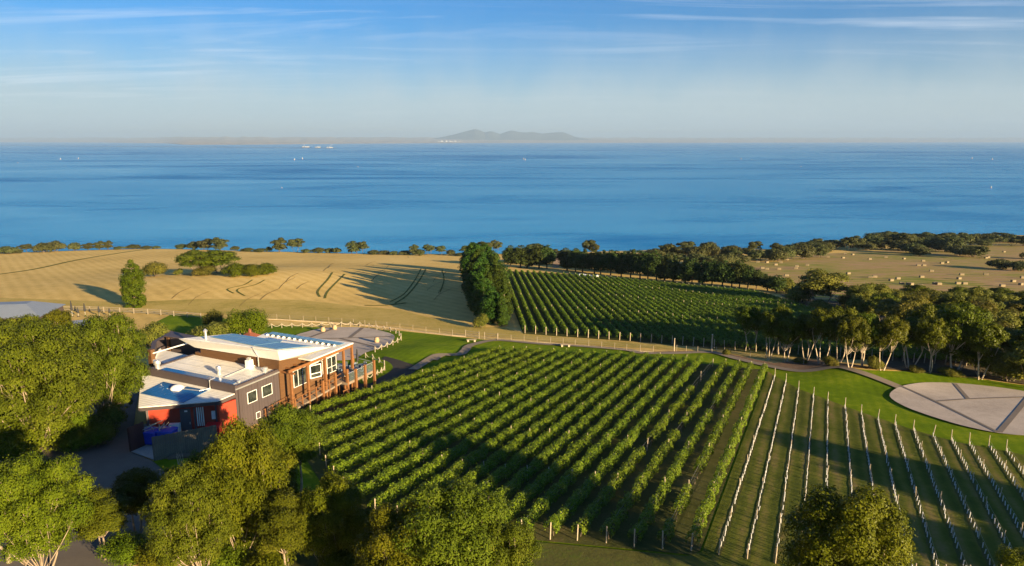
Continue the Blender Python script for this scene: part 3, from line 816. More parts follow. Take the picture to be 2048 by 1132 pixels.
make_conifer('beltA', 31, 11.0, 6.5, 22000, 0.34, M_BELT, name='conifer', shape='oval')
make_conifer('beltB', 32, 11.0, 6.0, 20000, 0.34, M_BELT, name='conifer', shape='cone')
make_conifer('pineA', 33, 8.0, 6.0, 4500, 0.5, M_PINE, name='pine_tree', shape='oval', bare=0.2)
make_conifer('pineB', 34, 8.0, 5.5, 4200, 0.5, M_PINE, name='pine_tree', shape='cone', bare=0.15)
make_conifer('cypress', 35, 9.0, 4.6, 26000, 0.24, M_CYP, name='cypress_tree', shape='column', bare=0.01)

# foreground gums
g = 'big gum trees around the building and drive'
plant('gumA', 92, 1150, 898, 205, 'broad flat-topped gum in the bottom corner, left of the drive', 'gum tree', g, rz=0.4)
plant('gumB', 276, 1066, 944, 112, 'small umbrella gum with bare pink stems standing in the verge grass below the drive', 'gum tree', g, rz=1.0)
plant('gumB', 205, 1120, 985, 120, 'low leafy gum between the broad corner gum and the small umbrella gum', 'gum tree', g, rz=2.0)
plant('bushC', 252, 1130, 1058, 105, 'round leafy bush at the bottom edge below the small umbrella gum', 'shrub', None, name='shrub')
plant('gumD', 500, 1130, 842, 165, 'tall dense gum right in front of the red wall and paling fence', 'gum tree', g, rz=0.3)
plant('bushC', 455, 1150, 1068, 115, 'leafy bush at the bottom edge below the tall dense gum', 'shrub', None, name='shrub')
plant('bushC', 545, 1168, 1084, 110, 'leafy bush at the bottom edge left of the low gum', 'shrub', None, name='shrub')
plant('bushC', 690, 1150, 1074, 105, 'leafy bush at the foot of the rounded gum by the vine corner', 'shrub', None, name='shrub')
plant('bushC', 330, 1140, 1066, 100, 'leafy bush at the bottom edge left of the wide gum', 'shrub', None, name='shrub')
plant('gumD', 548, 1085, 888, 125, 'gum filling the gap between the tall dense gum and the slender pale-stemmed gum', 'gum tree', g, rz=1.1)
plant('gumD', 437, 1080, 892, 110, 'small gum at the left shoulder of the tall dense gum', 'gum tree', g, rz=2.9)
plant('gumC', 392, 1170, 925, 170, 'wide gum left of the tall dense gum, at the bottom edge', 'gum tree', g, rz=2.2)
plant('gumB', 590, 1002, 812, 128, 'slender gum with pale forked stems covering the foot of the deck ramp', 'gum tree', g, rz=3.0)
plant('gumD', 668, 1140, 950, 140, 'rounded gum at the near left corner of the leafy vine rows', 'gum tree', g, rz=4.0)
plant('gumB', 572, 1160, 992, 130, 'low gum at the bottom edge under the slender pale-stemmed gum', 'gum tree', g, rz=1.3)
plant('gumB', 738, 1120, 1018, 66, 'small thin yellowish gum beside the first row ends of the leafy vines', 'gum tree', g, rz=0.2)
plant('gumC', 905, 1230, 965, 250, 'wide gum in front of the near row ends of the leafy vines', 'gum tree', g, rz=0.9)
plant('gumD', 800, 1240, 1010, 170, 'gum at the bottom edge left of the wide gum before the vine ends', 'gum tree', g, rz=5.0)
plant('gumC', 1003, 1250, 1040, 165, 'gum at the bottom edge right of the wide gum before the vine ends', 'gum tree', g, rz=3.6)
plant('gumD', 1682, 1235, 975, 235, 'lone round gum among the white vine guards at the bottom edge', 'gum tree', g, rz=2.6)
plant('bushC', 2040, 1160, 1088, 90, 'dark bush cut by the bottom right corner of the picture', 'shrub', None, name='shrub')
plant('gumC', 85, 905, 640, 235, 'large spreading gum left of the drive with patches of dead brown leaves', 'gum tree', g, rz=1.9)
plant('gumC', 228, 850, 622, 160, 'tall dense dark gum beside the drive, nearest to the building', 'gum tree', g, rz=4.4)
plant('gumA', 15, 860, 690, 150, 'gum at the left picture edge behind the broad corner gum', 'gum tree', g, rz=0.1)
plant('gumA', 140, 800, 640, 130, 'flat-crowned gum between the blue-grey roof and the tall dense dark gum', 'gum tree', g, rz=2.8)
plant('gumE', 52, 740, 630, 110, 'round-headed gum just below the blue-grey roof', 'gum tree', g, rz=0.6)
plant('gumE', 122, 712, 618, 62, 'small dark gum at the right end of the blue-grey roof', 'gum tree', g, rz=1.6)
plant('gumE', 5, 735, 632, 60, 'gum at the left picture edge under the blue-grey roof', 'gum tree', g, rz=2.6)
plant('bushA', 306, 690, 636, 66, 'olive shrub between the tall dense dark gum and the plum annex', 'shrub', None, name='shrub')
plant('bushC', 170, 900, 845, 105, 'leafy understorey bush beneath the large spreading gum', 'shrub', None, name='shrub')
plant('bushC', 62, 912, 800, 150, 'leafy bush added to fill the shade below the left of the large spreading gum', 'shrub', None, name='shrub')  # added bush, standing where only dark shade lies under the crown
plant('bushC', 118, 892, 790, 120, 'leafy bush added to fill the shade at the foot of the large spreading gum', 'shrub', None, name='shrub')  # also added, in place of the shade around the trunk
plant('bushA', 215, 868, 800, 80, 'dark shaded bush at the foot of the tall dense dark gum', 'shrub', None, name='shrub')
# dead leaf patches on the large gum belong to its crown
dd = np.random.default_rng(77)
P_, N_, T_ = clump_leaves([(0, 0, 0), (0.55, 0.3, 1.3), (0.1, 0.1, 0.75)], [0.85, 0.5, 0.6], 900, dd)
big = [o for o in COL.objects if o.get('label', '').startswith('large spreading gum')][0]
me = quads_mesh('dead_leaves', P_, N_, 0.17, dd, 0.5, T_); me.materials.append(M_DEAD)
do = link('dead_leaves', me, None, None)
pp = G(138, 905); dpt = CAM + ray(140, 790) * (math.hypot(*G(85, 905).xy) - 5.6)
bpy.context.view_layer.update()
do.parent = big; do.matrix_parent_inverse = big.matrix_world.inverted(); do.location = dpt

# unseen neighbours just outside the frame, whose long shadows fall across the young rows
for i, (x, y, hh, ww) in enumerate([(52, 26, 7.4, 5.5), (55, 18, 7.6, 6), (57, 11, 6.8, 6.5), (61, 6, 6.4, 7), (45, 18, 5.6, 5), (47, 10, 5.6, 6), (39, 12, 4.4, 5), (39, 2, 4.6, 5), (80, 35, 6.6, 3), (83, 41, 6.2, 2.6), (87, 46, 6.4, 3)]):
    plant_at(('gumF', 'gumE')[i % 2], (x, y), hh, ww, 'gum standing outside the picture, %s along the lower right side' % nth(i + 1), 'gum tree', g, name='gum_tree')

# gums along the path
g = 'gum trees in a line behind the gravel path'
row = [('gumG', 1503, 702, 612, 70, 'thin'), ('gumF', 1537, 717, 620, 52, 'slim'), ('gumE', 1557, 712, 607, 50, 'upright'), ('gumE', 1572, 722, 632, 78, 'leaning'), ('gumF', 1612, 726, 626, 62, 'crossed-stem'), ('gumF', 1641, 727, 615, 74, 'forked'), ('gumG', 1676, 727, 610, 80, 'leafy'),
       ('gumE', 1700, 733, 628, 78, 'dense'), ('gumE', 1724, 736, 622, 86, 'slanting pale-stemmed'), ('gumG', 1764, 738, 630, 72, 'bent-stemmed'), ('gumF', 1819, 740, 634, 82, 'bare-legged'), ('gumG', 1858, 742, 632, 76, 'shady'), ('gumE', 1909, 750, 604, 120, 'bushy'), ('gumF', 1958, 756, 640, 78, 'dark')]
for i, (k, u, v, vt, w, adj) in enumerate(row):
    plant(k, u, v + (3 if i % 2 else -3), vt, w * 0.95, '%s gum, %s from the left in the line behind the gravel path' % (adj, nth(i + 1)), 'gum tree', g)
for i, (u, v, vt, w) in enumerate([(1413 + 40, 711, 695, 18), (1660, 733, 708, 34), (1748, 738, 708, 34), (1600, 728, 712, 30), (1900, 752, 732, 50), (1830, 745, 728, 30)]):
    plant('bushA', u, v, vt, w, 'low bush, %s from the left among the gum stems behind the path' % nth(i + 1), 'shrub', 'low bushes under the gum line', name='shrub')
# the dark wood on the right, in rows from the lawn backwards
wr = random.Random(5)
rows = [([(2030, 772), (2100, 782)], 1, 92, 105, 'front'), ([(1890, 744), (2100, 768)], 4, 88, 88, 'second'), ([(1835, 712), (2090, 745)], 6, 100, 88, 'third'), ([(1800, 690), (2095, 712)], 7, 88, 80, 'fourth'), ([(1760, 664), (2100, 684)], 8, 74, 72, 'fifth'),
        ([(1700, 640), (2095, 658)], 9, 62, 66, 'sixth'), ([(1690, 622), (2095, 634)], 10, 50, 60, 'seventh'), ([(1690, 606), (2095, 610)], 10, 34, 58, 'eighth')]
for (a, b), n, hp, wp, nm in rows:
    for i in range(n):
        t = (i + 0.5) / n
        u = a[0] + (b[0] - a[0]) * t + wr.uniform(-12, 12); v = a[1] + (b[1] - a[1]) * t + wr.uniform(-5, 5)
        plant(wr.choice(['woodA', 'woodB', 'woodA', 'bushA']), u, v, v - hp * wr.uniform(0.78, 1.12), wp * wr.uniform(0.8, 1.15),
              'scrubby gum, %s from the left in the %s row of the dark wood' % (nth(i + 1), nm), 'tree', 'trees of the dark wood, rows counted from the lawn', name='scrub_tree')
g = 'trees between the far vineyard and the hay paddock'
plant('woodA', 1642, 612, 540, 104, 'large spreading tree with bent trunk at the edge of the hay paddock', 'tree', g, name='spreading_tree')
plant('bushA', 1600, 606, 556, 60, 'dark tree touching the left side of the large spreading paddock tree', 'tree', g, name='scrub_tree')
plant('bushA', 1572, 586, 550, 44, 'small dark round tree between the pine belt and the large spreading tree', 'tree', g, name='scrub_tree')
plant('bushA', 1715, 618, 582, 90, 'low wide bush right of the large spreading paddock tree', 'shrub', g, name='shrub')
plant('bushA', 1640, 622, 596, 50, 'low bush under the large spreading paddock tree', 'shrub', g, name='shrub')

# dark conifer belt between stubble and far vineyard
spec = [(1003, 652, 588, 34, 'beltB'), (985, 648, 580, 46, 'beltA'), (1008, 640, 560, 40, 'beltB'), (968, 640, 556, 46, 'beltA'), (998, 628, 535, 46, 'beltA'), (960, 625, 522, 50, 'beltA'), (990, 614, 515, 50, 'beltB'), (955, 610, 503, 48, 'beltA'), (985, 600, 506, 46, 'beltA'),
        (951, 594, 492, 44, 'beltA'), (978, 584, 497, 42, 'beltB'), (948, 578, 489, 38, 'beltA'), (970, 566, 492, 38, 'beltA'), (946, 560, 489, 34, 'beltA'), (966, 550, 490, 34, 'beltB'), (944, 545, 492, 32, 'beltA')]
shadow_fill = []
for a_, b_ in zip(spec[3:-1], spec[4:]): shadow_fill.append(((a_[0] + b_[0]) / 2 - 4, (a_[1] + b_[1]) / 2, (a_[2] + b_[2]) / 2 + 3, (a_[3] + b_[3]) / 2, 'beltB' if a_[4] == 'beltA' else 'beltA'))  # in-between conifers, added to close gaps in the shadow the belt casts
spec = sorted(spec + shadow_fill, key=lambda q: -q[1])
for i, (u, v, vt, w, k) in enumerate(spec):
    plant(k, u, v, vt - 3, w * (1.25 if v > 605 else 1.5), 'dark green conifer, %s from the near gate end of the tall belt' % nth(i + 1), 'conifer', 'conifers of the dark belt', name='conifer')  # crowns widened, the far ones most, so the cast shadow closes up
plant('bushA', 962, 655, 622, 34, 'scrubby bush at the near foot of the conifer belt', 'shrub', None, name='shrub')

# pine belt above the far vineyard
pr = random.Random(9)
k = 0
for rowi, (x0, x1, nrow) in enumerate([(1012, 1560, 30), (1020, 1540, 26)]):
    for i in range(nrow):
        u = x0 + (x1 - x0) * (i + 0.5) / nrow + pr.uniform(-4, 4)
        if 1103 < u < 1128: continue
        vb = np.interp(u, [1000, 1110, 1300, 1420, 1520, 1560], [534, 538, 560, 571, 578, 588]) - 9 * rowi
        vt = np.interp(u, [1000, 1110, 1130, 1230, 1330, 1480, 1540], [491, 492, 500, 499, 507, 525, 548]) + pr.uniform(-4, 7)
        k += 1
        plant(pr.choice(['pineA', 'pineA', 'pineB']), u, vb, vt, pr.uniform(36, 50), 'dark pine, %s from the left in the %s row above the far vineyard' % (nth(i + 1), ('front', 'back')[rowi]), 'pine tree', 'pines above the far vineyard', name='pine_tree')
# seaside trees beyond
cg = 'seaside trees along the cliff edge'
def coast(lst):
    lst = sorted(lst)
    for i, (u, v, vt, w, kk) in enumerate(lst):
        plant(kk, u, v, vt, w, 'seaside tree, %s from the left along the cliff edge of the stubble field' % nth(i + 1), 'tree', cg, name='seaside_tree')
coast([(14, 508, 491, 42, 'bushB'), (34, 507, 497, 22, 'bushB'), (55, 504, 488, 34, 'coastA'), (88, 505, 483, 38, 'bushB'), (112, 503, 479, 34, 'bushB'), (150, 502, 483, 24, 'bushB'), (176, 500, 486, 28, 'coastB'), (199, 500, 482, 26, 'coastB'), (216, 499, 481, 22, 'coastB'), (238, 499, 492, 22, 'bushB'), (266, 498, 488, 28, 'bushB'), (292, 498, 491, 24, 'bushB'), (313, 498, 491, 18, 'bushB'),
       (364, 498, 487, 28, 'bushB'), (388, 499, 481, 26, 'bushB'), (412, 500, 477, 40, 'coastB'), (440, 501, 474, 38, 'coastB'), (470, 501, 491, 18, 'bushB'), (495, 503, 495, 26, 'bushB'), (520, 504, 496, 26, 'bushB'), (538, 504, 492, 14, 'bushB'), (559, 505, 475, 34, 'coastB'), (592, 505, 476, 38, 'coastA'), (612, 506, 497, 20, 'bushB'), (637, 506, 494, 26, 'bushB'), (660, 506, 495, 24, 'bushB'), (674, 507, 494, 18, 'bushB'), (708, 508, 482, 34, 'coastB'), (727, 508, 482, 28, 'coastA'), (747, 509, 499, 24, 'bushB'), (768, 509, 500, 26, 'bushB'),
       (788, 510, 501, 18, 'bushB'), (810, 510, 500, 26, 'bushB'), (828, 511, 488, 22, 'coastB'), (838, 511, 497, 24, 'bushB'), (858, 511, 488, 26, 'coastA'), (882, 511, 491, 26, 'coastA'), (902, 511, 498, 18, 'bushB'), (920, 512, 505, 24, 'bushB')])
for i, (u, v, vt, w) in enumerate([(935, 511, 490, 40), (965, 511, 482, 46), (992, 509, 479, 26), (1075, 511, 487, 50), (1112, 512, 498, 24), (1178, 512, 478, 30), (1188, 514, 487, 24)]):
    plant('coastA', u, v, vt, w, 'flat-topped seaside gum showing above the pine belt, %s from the left' % nth(i + 1), 'tree', cg, name='seaside_tree')
# scrub band along the hay paddock
br = random.Random(21)
bands = [([(1300, 524), (1420, 532), (1480, 530)], 9, 22, 34, 'lowest', 'paddock edge'), ([(1290, 515), (1450, 518), (1560, 522), (1640, 514)], 16, 22, 34, 'second', ''), ([(1310, 506), (1560, 510), (1680, 500), (1790, 500), (1840, 512)], 22, 20, 34, 'third', ''),
         ([(1730, 494), (1840, 502), (1900, 505), (1968, 520)], 11, 26, 38, 'fourth', ''), ([(1600, 502), (1740, 491), (1850, 490), (1950, 492), (2090, 492)], 20, 18, 34, 'fifth', ''), ([(1730, 484), (1850, 481), (1960, 485), (2090, 484)], 15, 15, 32, 'farthest', '')]
for pts, n, hp, wp, nm, _ in bands:
    for i in range(n):
        t = (i + 0.5) / n * (len(pts) - 1); a = min(int(t), len(pts) - 2); q = t - a
        u = pts[a][0] + (pts[a + 1][0] - pts[a][0]) * q + br.uniform(-6, 6); v = pts[a][1] + (pts[a + 1][1] - pts[a][1]) * q + br.uniform(-1.5, 1.5)
        plant(br.choice(['bushB', 'bushB', 'coastB', 'coastA']), u, v, v - hp * 1.2 * br.uniform(0.75, 1.2), wp * 1.15 * br.uniform(0.8, 1.2), 'coastal scrub tree, %s from left in the %s line between hay paddock and sea' % (nth(i + 1), nm), 'tree', 'scrub trees between hay paddock and sea', name='scrub_tree')
for i, (u, v, vt, w) in enumerate([(2000, 538, 516, 46), (2040, 542, 520, 40), (2060, 518, 504, 40)]):
    plant('bushB', u, v, vt, w, 'dark bush, %s from the left inside the right edge of the hay paddock' % nth(i + 1), 'shrub', None, name='shrub')
# trees in the stubble field
g = 'trees standing in the stubble field'
plant('cypress', 270, 614, 521, 46, 'bright green columnar cypress alone in the stubble field', 'cypress', g, name='cypress_tree')
plant('bushA', 311, 553, 516, 50, 'round grey-green tree just behind the bright cypress', 'tree', g, name='round_tree')
plant('bushA', 358, 550, 534, 20, 'small round shrub left of the field clump of gums', 'shrub', g, name='shrub')
plant('woodB', 396, 549, 501, 78, 'spreading gum at the left of the field clump', 'gum tree', g, name='gum_tree')
plant('woodB', 438, 546, 500, 84, 'taller spreading gum in the middle of the field clump', 'gum tree', g, name='gum_tree')
plant('bushA', 410, 550, 527, 50, 'low bush in front of the field clump of gums', 'shrub', g, name='shrub')
plant('bushD', 470, 553, 521, 50, 'dense dark bush at the left of the bush row beside the field clump', 'shrub', g, name='shrub')
plant('bushD', 505, 552, 523, 48, 'dense dark bush in the middle of the bush row beside the field clump', 'shrub', g, name='shrub')
plant('bushD', 536, 549, 521, 44, 'dense dark bush at the right of the bush row beside the field clump', 'shrub', g, name='shrub')
plant('bushC', 492, 674, 604, 80, 'dense round tree with white stems behind the rust-red roof', 'tree', None, name='round_tree')
plant('bushA', 424, 682, 636, 84, 'wide olive shrub behind the white roof with the flue', 'shrub', None, name='shrub')
plant('bushA', 428, 655, 611, 42, 'dark round shrub left of the dense round white-stemmed tree', 'shrub', None, name='shrub')
for k_, (r_, _, _) in list(PROTO.items()):
    if k_ not in USED:
        for c in list(r_.children): bpy.data.objects.remove(c)
        bpy.data.objects.remove(r_)
# ------------------------------------------------------------------ vine rows
TOPS = [(1000 + 26.6 * i, 693 + 1.25 * i + (0.012 * i * i if i > 12 else 0)) for i in range(16)] + [(1425, 719), (1450, 721), (1477, 723), (1501, 726), (1528, 729)]
BOTS = [(621, 835), (625, 862), (632, 887), (640, 912), (653, 937), (668, 960), (690, 985), (712, 1010), (750, 1030), (795, 1045), (842, 1055), (892, 1060), (942, 1066), (993, 1070), (1045, 1073), (1100, 1081), (1154, 1083), (1212, 1088), (1268, 1096), (1325, 1100), (1382, 1104)]
def foliage_row(name, A, B, per_m, leaf, mat, rng, hw=0.33, z0=0.55, z1=1.62, gaps=(), ragged=0.0, org=None):
    """leaves of one trellised row from A to B (terrain points)"""
    L_ = (B - A).length; n = int(L_ * per_m)
    s = rng.uniform(0, L_, n)
    dens = 0.85 + 0.16 * np.sin(s * 1.1 + rng.uniform(0, 6)) * np.sin(s * 0.37 + rng.uniform(0, 6)) + 0.22 * np.sin(s * 2.9 + rng.uniform(0, 6))
    keep = rng.uniform(0, 1, n) < np.clip(dens + 0.35 - ragged * (0.5 + 0.5 * np.sin(s * 0.55 + rng.uniform(0, 6))), 0.0, 1)
    for a, b in gaps: keep &= ~((s > a * L_) & (s < b * L_))
    s = s[keep]; n = len(s)
    d = (B.xy - A.xy).normalized(); nx, ny = -d.y, d.x
    top = z1 + 0.09 * np.sin(s * 1.7 + rng.uniform(0, 6)) + 0.08 * np.sin(s * 4.3 + rng.uniform(0, 6)) + 0.07 * np.sin(s * 9.1)
    wob = 0.05 * np.sin(s * 1.3 + rng.uniform(0, 6)) + 0.05 * np.sin(s * 3.7)
    ang = rng.uniform(-0.35, math.pi + 0.35, n)
    q = rng.uniform(0.35, 1, n) ** 0.5
    wid = hw * (1 + 0.18 * np.sin(s * 2.3 + 1.0))
    off = np.cos(ang) * wid * q + wob
    zz = z0 + (top - z0) * (0.22 + 0.78 * np.abs(np.sin(ang)) ** 0.8 * q) + np.where(rng.uniform(0, 1, n) < 0.05, rng.uniform(0, 0.32, n), 0)
    gx = A.x + d.x * s + nx * off; gy = A.y + d.y * s + ny * off
    gz = np.array([h(x, y) for x, y in zip(A.x + d.x * s, A.y + d.y * s)]) + zz
    Nn = np.stack([nx * np.cos(ang), ny * np.cos(ang), np.abs(np.sin(ang)) + 0.15], 1) + rng.normal(size=(n, 3)) * 0.45
    P = np.stack([gx, gy, gz], 1) - np.array([[org.x, org.y, org.z]])
    me = quads_mesh(name, P, Nn, leaf, rng, 0.85)
    me.materials.append(mat)
    return me
def post_at(mb, p, hh, r, lean=(0, 0)):
    mb.tube([(p.x, p.y, p.z - 0.15), (p.x + lean[0], p.y + lean[1], p.z + hh)], [r, r * 0.92], 7)
def rel(v, o): return Vector(v) - o
def row_posts(root, org, A, B, every, hh, r, mat, rng, end=True, endh=1.55):
    L_ = (B - A).length; n = max(2, int(round(L_ / every)) + 1)
    for i in range(n):
        p = A.lerp(B, i / (n - 1)); p = Vector((p.x, p.y, h(p.x, p.y)))
        mb = MB(); e = i in (0, n - 1)
        post_at(mb, p - org, (endh if e else hh) * rng.uniform(0.94, 1.06), r * (1.35 if e else 1.0), (rng.normal(0, 0.04), rng.normal(0, 0.04)))
        mb.build('post', mat, root)
def row_wires(root, org, A, B, hs, mat, r=0.008):
    mb = MB(); n = 14
    for z in hs:
        pts = []
        for i in range(n + 1):
            p = A.lerp(B, i / n); pts.append(Vector((p.x, p.y, h(p.x, p.y) + z)) - org)
        mb.tube(pts, r, 3)
    mb.build('wire', mat, root)
STEM = []
def stems(root, org, A, B, every, mat, rng):
    L_ = (B - A).length; n = int(L_ / every)
    if not STEM:
        o = MB().tube([(0, 0, -0.1), (0.04, 0.02, 0.32), (-0.03, 0.04, 0.68)], [0.038, 0.03, 0.022], 5).build('stem', mat); STEM.append(o.data); bpy.data.objects.remove(o)
    for i in range(n):
        p = A.lerp(B, (i + 0.5) / n); o = link('stem', STEM[0], None, root)
        o.location = Vector((p.x, p.y, h(p.x, p.y))) - org; o.rotation_euler = (rng.normal(0, .06), rng.normal(0, .06), rng.uniform(0, 6.28))
vr = np.random.default_rng(17)
for i, (tp, bt) in enumerate(zip(TOPS, BOTS)):
    A = G(bt[0], bt[1]); B = G(tp[0], tp[1] + 15)
    root = empty('vine_row', A)
    thin = max(0.0, (i - 9) / 11.0)
    gaps = []
    if i == 16: gaps = [(0.72, 1.0), (0.30, 0.36)]
    if i == 18: gaps = [(0.55, 0.6)]
    if i == 19: gaps = [(0.16, 0.24), (0.05, 0.08)]
    if i == 17: gaps = [(0.40, 0.45)]
    link('foliage', foliage_row('foliage', A, B, 560 - 200 * thin, 0.115, M_VINE, vr, hw=0.47 - 0.12 * thin, z0=0.30, z1=1.20 - 0.06 * thin, gaps=gaps, ragged=0.08 + 0.45 * thin, org=A), None, root)
    if i >= 9: stems(root, A, A, B, 1.1, M_BARKD, vr)
    row_posts(root, A, A, B, 8.5, 1.28, 0.032, M_TIMBER, vr, endh=1.2)
    row_wires(root, A, A, B, (0.55, 1.0), M_WIRE, 0.006)
    tag(root, 'leafy vine row, %s from the deck and drive side of the near vineyard' % nth(i + 1), 'vine row', 'leafy rows of the near vineyard')
# far vineyard
vr2 = np.random.default_rng(18)
NF = 45
for j in range(NF):
    ut = 1008 + 11.9 * j
    vt = np.interp(ut, [1000, 1150, 1300, 1398, 1504, 1560, 1640], [541, 551, 565, 576, 586, 602, 628]) + 3
    ub = 1050 + 21 * j; vb = np.interp(ub, [1050, 1361, 1480, 1700, 2000], [667, 690, 702, 716, 738])
    A = G(ub, vb); B = G(ut, vt)
    root = empty('vine_row', A)
    link('foliage', foliage_row('foliage', A, B, 125, 0.21, M_VINE2, vr2, hw=0.36, z0=0.35, z1=1.18, ragged=0.18, org=A), None, root)
    row_posts(root, A, A, B, 24, 1.4, 0.045, M_TIMBER, vr2, endh=1.35)
    tag(root, 'vine row, %s from the dark conifer belt in the far vineyard' % nth(j + 1), 'vine row', 'rows of the far vineyard')
# young block: bare posts, wires and white guards
gr = [((1550, 740), (1437, 1112)), ((1572, 752), (1494, 1120)), ((1597, 767), (1550, 1129))]
for tp in [(1627, 778), (1655, 790), (1690, 803), (1722, 815), (1755, 826), (1789, 837), (1826, 848), (1865, 860), (1902, 868), (1938, 877), (1977, 880), (2012, 890)]:
    VX, VY = 1659, 372
    k = (1165 - VY) / (tp[1] - VY)
    gr.append((tp, (VX + (tp[0] - VX) * k, 1165)))
def guard_mesh():
    mb = MB(); s = 0.030
    mb.lathe([(s, -0.04), (s, 0.40), (s * 0.8, 0.40), (s * 0.8, 0.34)], n=6)
    me_o = mb.build('vine_guard', M_GUARD); me = me_o.data; bpy.data.objects.remove(me_o)
    return me
GM = guard_mesh()
vr3 = np.random.default_rng(19)
allg = []
for i, (tp, bt) in enumerate(gr):
    A = G(*bt); B = G(tp[0], tp[1] + 14)
    root = empty('trellis_row', A)
    row_posts(root, A, A, B, 5.5, 0.85, 0.026, M_TIMBER, vr3, endh=1.1)
    row_wires(root, A, A, B, (0.6,), M_WIRE, 0.006)
    tag(root, 'bare trellis row of posts and wire, %s from the last leafy vine row' % nth(i + 1), 'trellis row', 'bare trellis rows of the young block')
    vs = []; fs = []; dd2 = (B.xy - A.xy).normalized(); nn2 = Vector((-dd2.y, dd2.x))
    for q in range(61):
        p = A.lerp(B, q / 60).xy
        for sgn in (-1, 1):
            e = p + nn2 * sgn * (0.14 + 0.03 * math.sin(q * 1.7 + i * 2 + sgn) + 0.02 * math.sin(q * 4.1 + i)); vs.append((e.x, e.y, h(e.x, e.y) + 0.105))
    fs = [(2 * q, 2 * q + 1, 2 * q + 3, 2 * q + 2) for q in range(60)]
    sm_ = bpy.data.meshes.new('soil_strip'); sm_.from_pydata(vs, [], fs); sm_.update(); tag(link('soil_strip', sm_, M_STRIP), kind='structure')
    L_ = (B - A).length; n = int(L_ / 0.72)
    for q in range(n):
        if vr3.uniform() < 0.05: continue
        p = A.lerp(B, (q + 0.5) / n)
        x = p.x + vr3.normal(0, 0.02); y = p.y + vr3.normal(0, 0.02)
        z = h(x, y) + 0.06
        dd_ = Vector((x, y, z)) - CAM
        zz = dd_.dot(FWD); u = CX + F * dd_.x / zz; v = CY - F * dd_.dot(UP) / zz
        allg.append(((zz if (-30 < u < 2075 and v < 1150) else zz + 1000), x, y, z, i, vr3.uniform(0.85, 1.15), vr3.uniform(0, 6.28), vr3.normal(0, 0.05), vr3.normal(0, 0.05)))
allg.sort()
far = MB()
for m_, (zz, x, y, z, i, s, a, t1, t2) in enumerate(allg):
    if m_ < 300:
        o = link('vine_guard', GM); o.location = (x, y, z); o.scale = (1, 1, s); o.rotation_euler = (t1, t2, a)
        tag(o, 'white plastic vine guard in the %s bare trellis row from the leafy vines' % nth(i + 1), 'vine guard', 'white vine guards of the young block')
    elif zz < 900:
        b0 = len(far.v)
        co = [Vector(v.co) for v in GM.vertices]
        far.add([(c.x + x + t1 * c.z, c.y + y + t2 * c.z, c.z * s + z) for c in co], [tuple(p.vertices) for p in GM.polygons])
o = far.build('vine_guards', M_GUARD); tag(o, 'white plastic vine guards farther up the bare trellis rows', 'vine guards', 'white vine guards of the young block', 'stuff')

# ------------------------------------------------------------------ fences, gates, ropes, barrels
def pole_line(px): return [G(u, v) for u, v in px]
def wire_fence(px, label, hh=1.05, mat=None, board=True, nw=3):
    P = pole_line(px); root = empty('wire_fence', P[0]); O = P[0]
    for p in P:
        mb = MB(); post_at(mb, p - O, hh, 0.042); mb.build('post', mat or M_PALEPOST, root)
    mb = MB()
    for z in [hh * (0.3 + 0.3 * k) for k in range(nw)]:
        mb.tube([p - O + Vector((0, 0, z)) for p in P], 0.007, 3)
    mb.build('wire', M_WIRE, root)
    if board:
        mb = MB()
        for a, b in zip(P[:-1], P[1:]):
            d = (b - a).normalized(); n = Vector((-d.y, d.x, 0)) * 0.035
            q = [a - O + n, b - O + n, b - O - n, a - O - n]
            mb.prism([v + Vector((0, 0, -0.05)) for v in q], [v + Vector((0, 0, 0.18)) for v in q])
        mb.build('bottom_board', M_TIMBER, root)
    return tag(root, label, 'fence')
wire_fence([(527, 639), (554, 640), (580, 641.5), (607, 643), (632, 644.5), (658, 646), (684, 648), (707, 650), (730, 652), (752, 653.5), (774, 656), (800, 659), (826, 662.5), (852, 666), (879, 669), (905, 672), (931, 674)], 'pale post and wire fence between the stubble field and the lawn')
wire_fence([(996, 679.5), (1022, 682.5), (1048, 684.5), (1074, 686.5), (1101, 688), (1126, 690), (1150, 692), (1177, 694), (1203, 697), (1229, 699.5), (1253, 702), (1280, 704), (1306, 706)], 'pale post and wire fence along the foot of the far vineyard')
wire_fence([(1353, 702), (1372, 704), (1395, 705), (1432, 706), (1459, 709), (1500, 714), (1530, 721), (1565, 726), (1607, 731)], 'low sparse post fence between the far vineyard and the gum line', 0.9, board=False)
for (a, b), lb in ((((931, 674), (958, 677)), 'left pale timber farm gate at the foot of the conifer belt'), (((969, 678), (995, 681)), 'right pale timber farm gate at the foot of the conifer belt')):
    p, q = G(*a), G(*b); root = empty('farm_gate', p); d = q - p
    for e in (Vector((0, 0, 0)), d):
        mb = MB(); post_at(mb, e, 1.15, 0.07); mb.build('post', M_PALEPOST, root)
    mb = MB()
    for z in (0.25, 0.62, 0.98): mb.tube([Vector((0, 0, z)), d + Vector((0, 0, z))], 0.04, 5)
    mb.tube([Vector((0, 0, 0.25)), d + Vector((0, 0, 0.98))], 0.03, 5)
    mb.build('gate_rails', M_PALEPOST, root); tag(root, lb, 'gate', 'pale farm gates')
